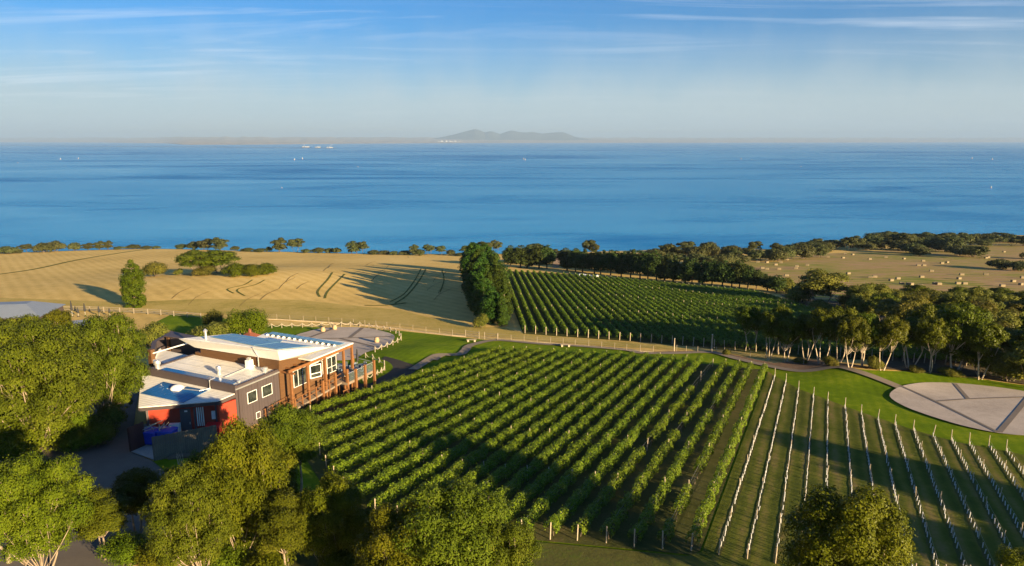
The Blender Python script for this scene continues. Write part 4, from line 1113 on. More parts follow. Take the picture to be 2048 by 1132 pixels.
def rail_fence(px, label, hh=1.05, rails=3):
    P = pole_line(px); O = P[0]; root = empty('rail_fence', O)
    for p in P:
        mb = MB(); mb.box((p.x - O.x - .07, p.y - O.y - .07, p.z - O.z - .1), (p.x - O.x + .07, p.y - O.y + .07, p.z - O.z + hh)); mb.build('post', M_PALEPOST, root)
    mb = MB()
    for k in range(rails):
        z = hh * (0.3 + 0.3 * k)
        for a, b in zip(P[:-1], P[1:]):
            d = (b - a).normalized(); n = Vector((-d.y, d.x, 0)) * 0.03; s = Vector((0, 0, 0.05))
            q = [a - O + n, b - O + n, b - O - n, a - O - n]
            mb.prism([v + Vector((0, 0, z)) - s for v in q], [v + Vector((0, 0, z)) + s for v in q])
    mb.build('rails', M_PALEPOST, root)
    return tag(root, label, 'fence')
rail_fence([(118, 622), (150, 622), (180, 623), (208, 624), (240, 625.5), (268, 627), (296, 628.5), (322, 630), (348, 632.5), (375, 635), (402, 637)], 'pale post and rail fence below the bright cypress')
def rope_fence(px, label):
    P = pole_line(px); O = P[0]; root = empty('rope_fence', O)
    for p in P:
        mb = MB(); post_at(mb, p - O, 0.82, 0.085); mb.lathe([(0.085, 0.82), (0.05, 0.88)], p - O, 7); mb.build('post', M_PALEPOST, root)
    mb = MB()
    for a, b in zip(P[:-1], P[1:]):
        pts = []
        for i in range(9):
            t = i / 8; q = a.lerp(b, t) - O; pts.append(q + Vector((0, 0, 0.76 - 0.42 * 4 * t * (1 - t))))
        mb.tube(pts, 0.042, 5)
    mb.build('rope', M_ROPE, root)
    return tag(root, label, 'rope fence')
c3 = lambda x, y: (500 + x / 5.144, 640 + y / 5.144)
rope_fence([c3(*p) for p in [(135, 82), (225, 86), (328, 84), (432, 80), (540, 80), (637, 76), (740, 72), (832, 70), (940, 66), (1033, 66), (1130, 68), (1225, 82), (1305, 100), (1378, 112), (1443, 125), (1500, 142), (1535, 165), (1553, 190), (1555, 212), (1520, 238), (1470, 262), (1412, 285), (1353, 310), (1287, 333)]],
           'pale post and rope fence curving around the round stone terrace')
rope_fence([c3(*p) for p in [(1190, 400), (1262, 415), (1328, 448), (1383, 480), (1385, 530), (1355, 556), (1312, 582), (1270, 608), (1205, 628), (1165, 640)]], 'short pale rope fence bordering the small lawn beside the deck')
def barrel(p, label):
    root = empty('wine_barrel', p)
    prof = []
    for i in range(11):
        t = i / 10; prof.append((0.30 + 0.085 * math.sin(math.pi * t), 0.02 + 0.92 * t))
    MB().lathe(prof, n=18).build('staves', M_CHIP, root, smooth=True)
    for t in (0.08, 0.26, 0.74, 0.92):
        r = 0.305 + 0.085 * math.sin(math.pi * t); MB().lathe([(r, 0.92 * t), (r + .004, 0.92 * t + 0.03), (r, 0.92 * t + 0.06)], n=18).build('hoop', M_HOOP, root)
    return tag(root, label, 'barrel', 'wine barrels on the round terrace')
barrel(G(*c3(752, 130)), 'wine barrel at the back left rim of the round stone terrace, lower of the pair')
barrel(G(*c3(872, 106)), 'wine barrel at the back rim of the round terrace, nearest the rope fence')
barrel(G(*c3(1305, 240)), 'wine barrel standing alone on the right part of the round terrace')
def bench(p, ang, label):
    root = empty('garden_bench', p, ang)
    MB().box((-0.75, -0.2, 0.36), (0.75, 0.2, 0.44)).build('seat', M_PALEPOST, root, bevel=0.01)
    for s in (-0.5, 0.5): MB().box((s - 0.12, -0.17, -0.05), (s + 0.12, 0.17, 0.36)).build('leg', M_TIMBER, root)
    return tag(root, label, 'bench', 'low pale benches on the grass')
bench(G(943, 684), 0.0, 'low pale bench on the lawn where the gravel path bends')
bench(G(1131, 694), 0.0, 'low pale bench beside the gravel path at the top of the leafy rows')
bench(G(174, 1032), 0.1, 'low pale bench on the verge grass beside the broad corner gum')
for u, v, vt, lb in ((1348, 704, 677, 'thinner tall grey pole at the foot of the far vineyard'), (1423, 704, 669.5, 'thicker tall grey pole at the foot of the far vineyard')):
    p = G(u, v); root = empty('tall_pole', p); hh = height_to(p, vt)
    MB().tube([(0, 0, -.2), (0, 0, hh)], [0.12 if vt < 672 else 0.08, 0.09 if vt < 672 else 0.06], 8).build('shaft', M_TIMBER, root)
    MB().lathe([(0.10, hh), (0.10, hh + 0.03), (0.03, hh + 0.06)], n=8).build('cap', M_METAL, root)
    tag(root, lb, 'pole')
# hay bales
BL = [(590, 228), (640, 230), (715, 230), (688, 243), (735, 215), (748, 215), (808, 190), (932, 198), (973, 200), (1067, 185), (1110, 187), (1057, 205), (1203, 212), (1290, 202), (1390, 210), (1495, 222), (1470, 247), (1500, 247), (1598, 235), (1627, 230), (615, 262), (640, 267), (706, 267), (803, 252),
      (798, 263), (860, 246), (747, 303), (1085, 292), (1205, 313), (1230, 310), (1357, 320), (1320, 330), (1378, 347), (1415, 350), (1430, 352), (1478, 360), (1487, 311), (1540, 278), (1560, 348), (1582, 350), (1685, 347), (1723, 348), (1691, 320), (1706, 298), (1838, 297), (1928, 360), (2030, 352), (2040, 315), (1988, 335), (1203, 388), (1852, 202), (1840, 206), (1938, 172), (1645, 133)]
BL = [(1300 + x / 2.738, 440 + y / 2.738 + 2) for x, y in BL]
mb = MB().box((-0.62, -0.40, 0), (0.62, 0.40, 0.74))
bo = mb.build('hay_bale', M_BALE, bevel=0.12); BM = bo.data; bpy.data.objects.remove(bo)
bands_ = [('top', 470, 512), ('second', 512, 520), ('third', 520, 528), ('fourth', 528, 540), ('fifth', 540, 556), ('lowest', 556, 600)]
for nm, a, b in bands_:
    for i, (u, v) in enumerate(sorted(q for q in BL if a <= q[1] < b)):
        p = G(u, v); o = link('hay_bale', BM); o.location = p - Vector((0, 0, 0.05)); o.rotation_euler = (0, 0, rnd.uniform(-0.5, 0.5))
        tag(o, 'square straw bale, %s from the left in the %s band of the hay paddock' % (nth(i + 1), nm), 'hay bale', 'straw bales in the hay paddock')
wb = MB(); prof = [(0.05, 0.0), (0.55, 0.05), (0.66, 0.3), (0.66, 0.95), (0.5, 1.2), (0.1, 1.28)]
wo = wb.lathe(prof, n=16).build('wrapped_bale', M_WRAP, smooth=True); WM = wo.data; bpy.data.objects.remove(wo)
for i, (x, y) in enumerate([(1640, 330), (1656, 331), (1672, 333), (1690, 336), (1712, 338), (1740, 337)]):
    o = link('wrapped_bale', WM); o.location = G(600 + x / 2.926, 440 + y / 2.926 + 1); o.scale = (0.8, 0.8, 0.75)
    tag(o, 'white wrapped round bale, %s from the left at the top edge of the far vineyard' % nth(i + 1), 'wrapped bale', 'white wrapped bales')

# ------------------------------------------------------------------ on the sea
def sea_at(u, v):
    d = ray(u, v); p = CAM + d * (-CZ / d.z); return Vector((p.x, p.y, 0))
for i, (u, v, px, lb) in enumerate([(36, 326, 2.2, 'faint far buoy near the left edge of the bay'), (121, 319, 3.6, 'pink channel beacon, left one of the pair on the left of the bay'), (157, 317.5, 3.2, 'white channel beacon, right one of the pair on the left of the bay'),
        (589, 320, 4.2, 'pink channel beacon below the crane barges, left of its white partner'), (605, 318, 4.0, 'white channel beacon below the crane barges'), (564, 376, 2.6, 'small white buoy alone on the near water left of centre'), (716, 334, 2.4, 'thin white buoy right of the beacons below the crane barges'),
        (1047, 318.5, 3.6, 'white channel beacon, left one of the close pair at mid bay'), (1050.5, 320, 3.6, 'pink channel beacon, right one of the close pair at mid bay'), (1482, 318.5, 3.4, 'white channel beacon, left one of the two right of mid bay'), (1503, 320, 2.0, 'tiny buoy right of the lone white beacon'), (1602, 334, 2.6, 'small white buoy at the end of a pale streak'),
        (1944, 317.5, 3.6, 'white channel beacon, left one of the pair near the right edge'), (1984.5, 319.5, 4.0, 'pink channel beacon, right one of the pair near the right edge'), (1982, 376, 5.0, 'nearest pinkish beacon on the right of the bay')]):
    p = sea_at(u, v); s = 0.75 * px * dist(p) / F
    root = empty('channel_beacon', p)
    mt = M_ORANGE if 'pink' in lb else M_SHIP
    MB().lathe([(0.30 * s, -0.5), (0.30 * s, 0.12 * s), (0.12 * s, 0.2 * s)], n=10).build('float', M_ORANGE, root)
    MB().lathe([(0.26 * s, 0.2 * s), (0.28 * s, 0.75 * s), (0.10 * s, 0.9 * s), (0.05 * s, 1.15 * s)], n=10).build('tower', mt if 'pink' not in lb else M_SHIP, root)
    tag(root, lb, 'beacon', 'beacons and buoys on the bay')
def barge(u0, u1, v, boom, lb, name):
    p0, p1 = sea_at(u0, v), sea_at(u1, v); c = (p0 + p1) / 2; Ln = (p1 - p0).length; k = dist(c) / F
    root = empty(name, c)
    MB().prism([(-Ln / 2 + 3, -6, -1), (Ln / 2 - 3, -6, -1), (Ln / 2 - 3, 6, -1), (-Ln / 2 + 3, 6, -1)], [(-Ln / 2, -7, 0.9 * k), (Ln / 2, -7, 0.9 * k), (Ln / 2, 7, 0.9 * k), (-Ln / 2, 7, 0.9 * k)]).build('hull', M_PURTRIM, root)
    MB().box((-Ln * 0.1, -5, 0.9 * k), (Ln * 0.42, 5, 2.4 * k)).build('cabin', M_SHIP, root)
    MB().box((-Ln * 0.40, -4, 0.9 * k), (-Ln * 0.22, 4, 2.0 * k)).build('deckhouse', M_SHIP, root)
    if boom:
        bx, bz = boom
        mb = MB(); mb.tube([(-Ln * 0.2, 0, 1.5 * k), (-Ln * 0.2 + bx * k, 0, bz * k)], 0.22 * k, 5); mb.tube([(-Ln * 0.3, 0, 0.9 * k), (-Ln * 0.3, 0, 3.5 * k)], 0.25 * k, 5); mb.build('crane_boom', M_SHIP, root)
    return tag(root, lb, 'barge', 'work barges on the bay')
barge(603, 620, 295.2, (0.6, 7.5), 'work barge with an upright crane, left of the three on the bay', 'crane_barge')
barge(630, 642, 295.8, None, 'small flat work barge between the two crane barges', 'work_barge')
barge(652, 667, 296.6, (9, 8.5), 'work barge with a slanting crane boom, right of the three', 'crane_barge')
p0, p1 = sea_at(-40, 291), sea_at(672, 296.8)
mb = MB(); d = (p1 - p0); n = Vector((-d.y, d.x, 0)).normalized() * 6
mb.prism([p0 - n + Vector((0, 0, 2)), p1 - n + Vector((0, 0, 2)), p1 + n + Vector((0, 0, 2)), p0 + n + Vector((0, 0, 2))], [p0 - n + Vector((0, 0, 4)), p1 - n + Vector((0, 0, 4)), p1 + n + Vector((0, 0, 4)), p0 + n + Vector((0, 0, 4))])
for i in range(60):
    q = p0 + d * (i / 59); mb.tube([q + Vector((0, 0, -2)), q + Vector((0, 0, 3))], 1.2, 5)
tag(mb.build('jetty', M_PURTRIM), 'long low dark jetty on the far side of the bay leading to the barges', 'jetty')
for i, (u, w, hpx) in enumerate([(877, 4, 1.2), (883, 8, 2.6), (892, 8, 2.4), (900, 8, 1.9), (905, 3, 1.2), (910, 7, 2.2), (918.5, 3.5, 1.4)]):
    d = ray(u, 279.6); Y = 20500.0; c = CAM + d * (Y / d.y); k = dist(c) / F; c.z = 25
    root = empty('storage_dome', c)
    w *= 0.8; hpx *= 0.8
    MB().lathe([(w * k / 2, -20), (w * k / 2, 1.0 * k), (w * k * 0.42, 1.0 * k + hpx * k * 0.45), (w * k * 0.2, 1.0 * k + hpx * k * 0.85), (2, 1.0 * k + hpx * k)], n=14).build('shell', M_SHIP, root)
    tag(root, 'white domed store on the far shore under the hills, %s from the left' % nth(i + 1), 'storage dome', 'white domes on the far shore')
# ------------------------------------------------------------------ the restaurant building, in its own frame:
# s runs along the long side away from the camera, t to the left across it, z up
OB = Vector((-25.0, 59.3, 64.0))
E1 = Vector((0.432, 0.902, 0)).normalized(); E2 = Vector((-E1.y, E1.x, 0))
BA = math.atan2(E1.y, E1.x)
B_ = empty('restaurant', OB, BA)
tag(B_, 'long low restaurant of red, plum and timber walls with white skillion roofs and a deck', 'building')
def q3(s, t, z): return Vector((s, t, z - OB.z))
def wpt(s, t): return OB + E1 * s + E2 * t
def gz(s, t):
    p = wpt(s, t); return h(p.x, p.y)
def poly_prism(name, pts, z0, z1, mat, parent=B_, bevel=0.0):
    return MB().prism([q3(s, t, z0) for s, t in pts], [q3(s, t, z1) for s, t in pts]).build(name, mat, parent, bevel=bevel)
def bbox(name, s0, s1, t0, t1, z0, z1, mat, parent=B_, bevel=0.0):
    return MB().box((s0, t0, z0 - OB.z), (s1, t1, z1 - OB.z)).build(name, mat, parent, bevel=bevel)
def tubeq(name, pts, r, mat, parent=B_, n=7):
    return MB().tube([q3(*p) for p in pts], r, n).build(name, mat, parent)
RZ = 68.4
# plum block
poly_prism('plum_wall', [(-0.3, -0.3), (5.0, -0.3), (5.0, 11.3), (-0.3, 11.3)], 62.6, 68.12, M_PURPLE)
poly_prism('plum_roof', [(-0.12, -0.12), (5.0, -0.12), (5.0, 11.1), (-0.12, 11.1)], 68.10, 68.17, M_ROOF)
for a in ((-0.34, -0.10, -0.34, 11.34, 68.05, 68.38), (-0.10, 5.0, -0.34, -0.10, 68.05, 68.30), (-0.10, 5.0, 11.10, 11.34, 68.05, 68.26)):
    bbox('parapet', *a, M_PURTRIM)
for s in (0.35, 1.55, 2.35, 3.45, 4.35): bbox('cladding_joint', s - 0.01, s + 0.01, -0.325, -0.30, 63.5, 68.05, M_PURTRIM)
bbox('downpipe', -0.06, 0.02, -0.42, -0.34, 63.4, 67.9, M_PURTRIM)
bbox('service_hatch', 1.86, 2.36, -0.335, -0.30, 64.35, 65.0, M_WHITEP)
bbox('service_hatch', 1.90, 2.32, -0.345, -0.335, 64.40, 64.95, M_PURTRIM)
def window(s0, s1, z0, z1, t, nmull=0, trans=False, name='window', out=-1, mat=M_WHITEP, fw=0.045):
    f = MB()
    o0, o1 = sorted((t, t + out * 0.06))
    zz0, zz1 = z0 - OB.z, z1 - OB.z
    f.box((s0, o0, zz0), (s0 + fw, o1, zz1)); f.box((s1 - fw, o0, zz0), (s1, o1, zz1))
    f.box((s0 + fw, o0, zz0), (s1 - fw, o1, zz0 + fw)); f.box((s0 + fw, o0, zz1 - fw), (s1 - fw, o1, zz1))
    for k in range(nmull):
        x = s0 + (s1 - s0) * (k + 1) / (nmull + 1); f.box((x - fw / 2, o0, zz0 + fw), (x + fw / 2, o1, zz1 - fw))
    if trans: f.box((s0 + fw, o0, zz0 + 0.62), (s1 - fw, o1, zz0 + 0.62 + fw))
    w = f.build(name, mat, B_)
    g0, g1 = sorted((t + out * 0.015, t + out * 0.035))
    MB().box((s0 + 0.02, g0, zz0 + 0.02), (s1 - 0.02, g1, zz1 - 0.02)).build('pane', M_GLASS, w)
    return w
window(0.98, 2.10, 66.17, 67.26, -0.30)
window(2.75, 4.02, 66.16, 67.25, -0.30)
bbox('gutter', -0.34, 5.0, -0.46, -0.34, 67.98, 68.10, M_METAL)
for k in range(1, 4): bbox('roof_seam', 1.25 * k, 1.25 * k + 0.05, -0.1, 11.0, 68.172, 68.20, M_METAL)
# lower roof fittings
def vent(s, t, z, r, hh, name='roof_vent'):
    o = MB().lathe([(r * 0.7, 0), (r * 0.7, hh * 0.45), (r, hh * 0.5), (r * 1.05, hh * 0.75), (r * 0.85, hh * 0.95), (r * 0.3, hh)], q3(s, t, z), 14).build(name, M_METAL, B_)
    return o
vent(0.4, 10.75, 68.17, 0.33, 0.85); vent(1.75, 3.95, 68.17, 0.27, 0.85); vent(4.2, 0.6, 68.17, 0.30, 0.45); vent(0.78, 0.35, 68.17, 0.2, 0.3)
bbox('rooftop_unit', 4.05, 4.65, 2.5, 3.0, 68.17, 69.0, M_WHITEP, bevel=0.03)
bbox('rooftop_unit', 4.2, 4.5, 2.6, 2.9, 69.0, 69.22, M_METAL)
tubeq('roof_conduit', [(1.3, 2.75, 68.22), (4.1, 2.95, 68.22), (4.9, 2.6, 68.3)], 0.05, M_METAL)
tubeq('roof_conduit', [(4.92, 2.1, 68.2), (4.92, 2.1, 69.25), (4.5, 2.3, 70.3)], 0.05, M_METAL)
def panel(name, pts, z, mat, th=0.05):
    return poly_prism(name, pts, z, z + th, mat)
panel('solar_panel', [(-0.02, 0.5), (0.95, 0.75), (0.85, 10.0), (-0.02, 10.0)], 68.19, M_SOLAR)
# annex
AF = [(-5.7, 5.5), (-2.1, -0.12), (-0.34, -0.34), (-0.34, 12.3)]
def az_(s): return 67.18 + (s + 5.7) / 5.4 * 0.42
MB().prism([q3(s, t, az_(s) - 0.30) for s, t in AF], [q3(s, t, az_(s) - 0.02) for s, t in AF]).build('annex_eave', M_PURTRIM, B_)
AR = [(-5.62, 5.55), (-2.08, -0.02), (-0.345, -0.24), (-0.345, 12.2)]
MB().prism([q3(s, t, az_(s) - 0.02) for s, t in AR], [q3(s, t, az_(s) + 0.05) for s, t in AR]).build('annex_roof', M_ROOF, B_)
U = [(-3.59, 7.93), (-0.98, 8.2), (-0.99, 6.48), (-2.02, 6.61), (-2.08, 4.79), (-0.93, 5.14), (-0.84, 2.59), (-3.51, 2.54)]
for poly in ([U[0], U[1], U[2], U[3]], [U[0], U[3], U[4], U[7]], [U[4], U[5], U[6], U[7]]):
    MB().prism([q3(s, t, az_(s) + 0.07) for s, t in poly], [q3(s, t, az_(s) + 0.11) for s, t in poly]).build('solar_panel', M_SOLAR, B_)
MB().lathe([(0.62, 0.0), (0.60, 0.12), (0.45, 0.27), (0.25, 0.35), (0.03, 0.38)], q3(-1.55, 5.7, az_(-1.55) + 0.05), 20).build('skylight_dome', M_WHITEP, B_, smooth=True)
tubeq('roof_conduit', [(-0.40, 2.75, az_(-0.4) + 0.10), (-1.2, 3.2, az_(-1.2) + 0.12), (-1.5, 5.0, az_(-1.5) + 0.12)], 0.05, M_METAL)
tubeq('roof_conduit', [(-0.42, 2.75, az_(-0.4)), (-0.42, 2.75, 68.45), (0.2, 2.75, 68.5)], 0.07, M_METAL)
bbox('rooftop_unit', -1.2, -0.9, 11.0, 11.3, az_(-1) + 0.05, az_(-1) + 0.5, M_METAL)
poly_prism('red_wall', [(-2.1, -0.10), (-0.36, -0.32), (-0.36, 0.0), (-2.05, 0.2)], 62.8, 67.10, M_RED)
# recessed front wall and left wall
def along(a, b, x, off=0.0):
    a = Vector(a); b = Vector(b); d = (b - a).normalized(); n = Vector((-d.y, d.x)); p = a + d * x + n * off; return (p.x, p.y)
FA, FB = (-4.9, 5.7), (-1.55, 0.5)
FLn = (Vector(FB) - Vector(FA)).length
def fbox(name, x0, x1, z0, z1, o0, o1, mat, parent=B_, bevel=0.0):
    pts = [along(FA, FB, x0, o0), along(FA, FB, x1, o0), along(FA, FB, x1, o1), along(FA, FB, x0, o1)]
    return MB().prism([q3(s, t, z0) for s, t in pts], [q3(s, t, z1) for s, t in pts]).build(name, mat, parent, bevel=bevel)
fbox('red_wall', 0, FLn, 62.9, 67.0, 0.0, 0.2, M_RED)
poly_prism('plum_wall', [(-4.95, 5.6), (-4.75, 5.5), (-0.34, 11.75), (-0.34, 12.05)], 62.9, 67.0, M_PURTRIM)
dr = fbox('door', 2.85, 3.75, 64.2, 66.65, -0.03, 0.0, M_DOOR); fbox('door_sign', 3.25, 3.5, 66.35, 66.5, -0.045, -0.03, M_WHITEP, dr)
fbox('door_handle', 3.62, 3.68, 65.2, 65.4, -0.09, -0.03, M_METAL, dr)
for k in range(4): fbox('wall_pipe', 4.28 + 0.17 * k, 4.36 + 0.17 * k, 65.0, 66.75, -0.10, -0.03, M_WHITEP)
fbox('meter_box', 5.55, 5.95, 65.6, 66.35, -0.14, 0.0, M_WHITEP)
fbox('wall_recess', 4.0, 4.15, 64.2, 66.7, -0.02, 0.0, M_DOOR); fbox('eave_post', FLn - 0.25, FLn, 64.0, 67.0, -0.30, -0.02, M_DOOR)
# yard: fences, bins
def yard_wall(name, pa, pb, hh, th, mat, label, cat, board=None, caps=True):
    a, b = G(*pa), G(*pb); d = (b - a); L_ = d.xy.length; ang = math.atan2(d.y, d.x)
    o = empty(name, a, ang); m = MB(); n = max(2, int(L_ / 0.16))
    for i in range(n):
        x0 = L_ * i / n; x1 = L_ * (i + 1) / n - 0.012; z = (h(a.x + d.x * (i + .5) / n, a.y + d.y * (i + .5) / n) - a.z)
        jit = rnd.uniform(-0.025, 0.025)
        m.box((x0, -th / 2 + rnd.uniform(-.006, .006), z - 0.1), (x1, th / 2, z + hh + jit))
    m.build('palings', mat, o)
    m = MB(); m.box((0, th / 2 + 0.002, d.z * 0.5 + 0.4), (L_, th / 2 + 0.05, d.z * 0.5 + 0.5)); m.box((0, th / 2 + 0.002, d.z * 0.5 + hh - 0.5), (L_, th / 2 + 0.05, d.z * 0.5 + hh - 0.4)); m.build('rail', mat, o)
    for x in (0.05, L_ * 0.5, L_ - 0.05):
        MB().box((x - 0.05, th / 2 + 0.055, d.z * x / L_ - 0.1), (x + 0.05, th / 2 + 0.15, d.z * x / L_ + hh - 0.1)).build('post', mat, o)
    return tag(o, label, cat)
yard_wall('paling_fence', (309, 924), (437, 897), 2.12, 0.03, M_PALING, 'weathered grey paling fence in front of the red kitchen yard', 'fence')
yard_wall('slatted_panel', (263, 906), (292, 893), 2.25, 0.04, M_MAROON, 'dark maroon boarded panel at the left of the kitchen yard', 'fence panel')
def bin_(p, ang, mat, w, d, hh, label, slope=0.0):
    o = empty('waste_bin', p, ang)
    MB().prism([(-w * .46, -d * .42, 0.12), (w * .46, -d * .42, 0.12), (w * .46, d * .42, 0.12), (-w * .46, d * .42, 0.12)], [(-w / 2, -d / 2, hh * .84), (w / 2, -d / 2, hh * .84), (w / 2, d / 2, hh * .9), (-w / 2, d / 2, hh * .9)]).build('body', mat, o, bevel=0.02)
    MB().prism([(-w * .53, -d * .55, hh * .845), (w * .53, -d * .55, hh * .845), (w * .53, d * .55, hh * .91), (-w * .53, d * .55, hh * .91)], [(-w * .5, -d * .5, hh * .92), (w * .5, -d * .5, hh * .92), (w * .5, d * .5, hh), (-w * .5, d * .5, hh)]).build('lid', mat, o, bevel=0.015)
    for sx in (-1, 1):
        for sy in (-1, 1): MB().lathe([(0.08, 0), (0.08, 0.06)], (sx * w * .38, sy * d * .34, 0.03), 8).build('wheel', M_BLACK, o)
    MB().tube([(-w * .4, d * .58, hh * .8), (w * .4, d * .58, hh * .8)], 0.02, 5).build('handle', mat, o)
    return tag(o, label, 'bin', 'bins in the kitchen yard')
def yp(s, t): p = wpt(s, t); return Vector((p.x, p.y, h(p.x, p.y) + 0.14))
bin_(yp(-6.45, 3.2), BA - 1.25, M_BLUEBIN, 1.35, 1.0, 1.35, 'large blue waste bin next to the maroon panel')
bin_(yp(-5.75, 2.0), BA - 1.25, M_BLUEBIN, 1.35, 1.0, 1.35, 'large blue waste bin nearer the door, heaped with timber')
bin_(yp(-2.9, -0.2), BA - 1.0, M_REDBIN, 1.2, 0.8, 1.25, 'red lidded bin against the red wall')
pal = MB()
for i in range(9):
    c = yp(-6.0, 2.6) + Vector((rnd.uniform(-.8, .8), rnd.uniform(-.3, .3), 1.38 + 0.05 * i * 0.6)); a = rnd.uniform(0, 3.14); L_ = rnd.uniform(.4, .8)
    dv = Vector((math.cos(a) * L_, math.sin(a) * L_, rnd.uniform(-.05, .2))); pal.tube([c - dv, c + dv], 0.035, 4)
tag(pal.build('timber_offcuts', M_TIMBER), 'pile of pale timber offcuts lying on the blue bins', 'timber offcuts')
p = yp(-4.0, 3.3); o = empty('air_conditioner', p, BA - 1.0)
MB().box((-0.45, -0.2, 0.25), (0.45, 0.2, 1.1)).build('body', M_WHITEP, o, bevel=0.02); MB().lathe([(0.3, 0), (0.3, 0.02)], (0, 0, 0), 16).build('fan', M_METAL, o)
o.children[1].rotation_euler = (math.pi / 2, 0, 0); o.children[1].location = (-0.1, -0.2, 0.68)
for sx in (-.35, .35): MB().box((sx - .04, -.18, 0), (sx + .04, .18, .25)).build('leg', M_METAL, o)
tag(o, 'white outdoor unit standing in front of the grey kitchen door', 'air conditioner')
p = G(372, 918); o = empty('fallen_log', p, 0.25)
MB().tube([(-1.3, 0, 0.2), (-0.3, 0.06, 0.25), (0.6, -0.03, 0.22), (1.3, 0.05, 0.2)], [0.2, 0.23, 0.2, 0.15], 9).build('log', M_BARKD, o)
for sx in (-.8, .8): MB().tube([(sx, -0.25, 0.02), (sx, 0.25, 0.02)], 0.09, 6).build('bearer', M_BARKD, o)
tag(o, 'dark log seat lying on the grass in front of the paling fence', 'log seat')

# timber hall under the white flared roof
poly_prism('hall_wall', [(5.02, -0.4), (13.4, -0.4), (13.4, 8.6), (5.02, 11.0)], 62.6, 68.5, M_WOODC)
ft = [(3.7, 11.6), (4.75, -0.66), (8.13, -4.3), (7.4, 8.2)]; fb = [(4.55, 10.4), (5.05, -0.55), (7.5, -1.95), (7.3, 7.8)]
MB().prism([q3(s, t, 69.2) for s, t in fb], [q3(s, t, 70.2) for s, t in ft]).build('flared_roof', M_FASCIA, B_)
poly_prism('hall_wall', [(5.04, -0.42), (8.8, -0.42), (7.4, 7.6), (5.04, 10.2)], 68.5, 69.22, M_WOODC)
MB().prism([q3(s, t, 70.205) for s, t in [(3.95, 11.2), (4.9, -0.5), (7.75, -3.7), (7.25, 7.9)]], [q3(s, t, 70.24) for s, t in [(3.95, 11.2), (4.9, -0.5), (7.75, -3.7), (7.25, 7.9)]]).build('top_roof_sheet', M_ROOF, B_)
for pl in ([(5.35, 8.9), (6.35, 8.35), (6.85, 1.2), (4.95, 2.6)], [(4.95, 2.45), (6.88, 1.05), (7.3, -2.6), (5.05, -0.35)], [(6.45, 8.3), (7.15, 7.6), (7.4, 1.3), (6.95, 1.15)]):
    panel('solar_panel', pl, 70.28, M_SOLARL)
cm = MB().tube([q3(4.75, 8.9, 70.2), q3(4.75, 8.9, 71.0)], 0.13, 10); cm.lathe([(0.2, 71.0 - OB.z), (0.22, 71.12 - OB.z), (0.05, 71.3 - OB.z)], (4.75, 8.9, 0), 10)
cm.build('flue', M_METAL, B_)
poly_prism('rear_roof', [(7.7, -2.0), (14.3, -2.0), (13.2, 9.3), (7.5, 8.4)], 68.55, 68.68, M_ROOF)
poly_prism('fascia_strip', [(9.0, -0.75), (13.6, -0.75), (13.6, -0.5), (9.0, -0.5)], 67.6, 68.5, M_FASCIA)
for k in range(13):
    t0 = 8.4 - 0.78 * k
    panel('solar_panel', [(12.45, t0), (13.25, t0), (13.3, t0 - 0.70), (12.5, t0 - 0.70)], 68.85 - 0.01, M_SOLARL)
    bbox('panel_rail', 12.3, 13.4, t0 - 0.02, t0 + 0.02, 68.68, 68.83, M_WHITEP)
for k in range(6):
    t0 = 7.4 - 1.4 * k
    panel('solar_panel', [(9.6, t0), (11.6, t0), (11.6, t0 - 1.3), (9.6, t0 - 1.3)], 68.74, M_SOLAR)
# long windows
window(6.8, 8.75, 65.80, 67.55, -0.40, 2)
window(9.15, 10.95, 66.0, 67.45, -0.40, 0, True)
bay = MB().prism([q3(9.1, -0.46, 65.7), q3(10.3, -0.95, 65.7), q3(11.1, -0.46, 65.7)], [q3(9.1, -0.46, 66.0), q3(10.3, -0.95, 66.0), q3(11.1, -0.46, 66.0)]); bay.build('bay_base', M_WOODC, B_)
def bayside(a, b):
    f = MB(); a = Vector(a); b = Vector(b); d = (b - a); n = Vector((-d.y, d.x)).normalized() * 0.05
    def bar(x0, x1, z0, z1):
        p = a + d * x0; q = a + d * x1
        f.prism([q3(p.x, p.y, z0), q3(q.x, q.y, z0), q3(q.x + n.x, q.y + n.y, z0), q3(p.x + n.x, p.y + n.y, z0)], [q3(p.x, p.y, z1), q3(q.x, q.y, z1), q3(q.x + n.x, q.y + n.y, z1), q3(p.x + n.x, p.y + n.y, z1)])
    bar(0, .05, 66.0, 67.4); bar(.95, 1, 66.0, 67.4); bar(.05, .95, 66.0, 66.08); bar(.05, .95, 66.45, 66.52); bar(.05, .95, 67.33, 67.4)
    w = f.build('window', M_WHITEP, B_)
    n2 = n * 0.5
    MB().prism([q3(a.x + n2.x, a.y + n2.y, 66.05), q3(b.x + n2.x, b.y + n2.y, 66.05), q3(b.x + n2.x * 1.3, b.y + n2.y * 1.3, 66.05)], [q3(a.x + n2.x, a.y + n2.y, 67.35), q3(b.x + n2.x, b.y + n2.y, 67.35), q3(b.x + n2.x * 1.3, b.y + n2.y * 1.3, 67.35)]).build('pane', M_GLASS, w)
bayside((9.15, -0.5), (10.3, -0.93)); bayside((10.32, -0.93), (11.05, -0.5))
window(11.75, 13.25, 65.68, 67.42, -0.40, 1, True)
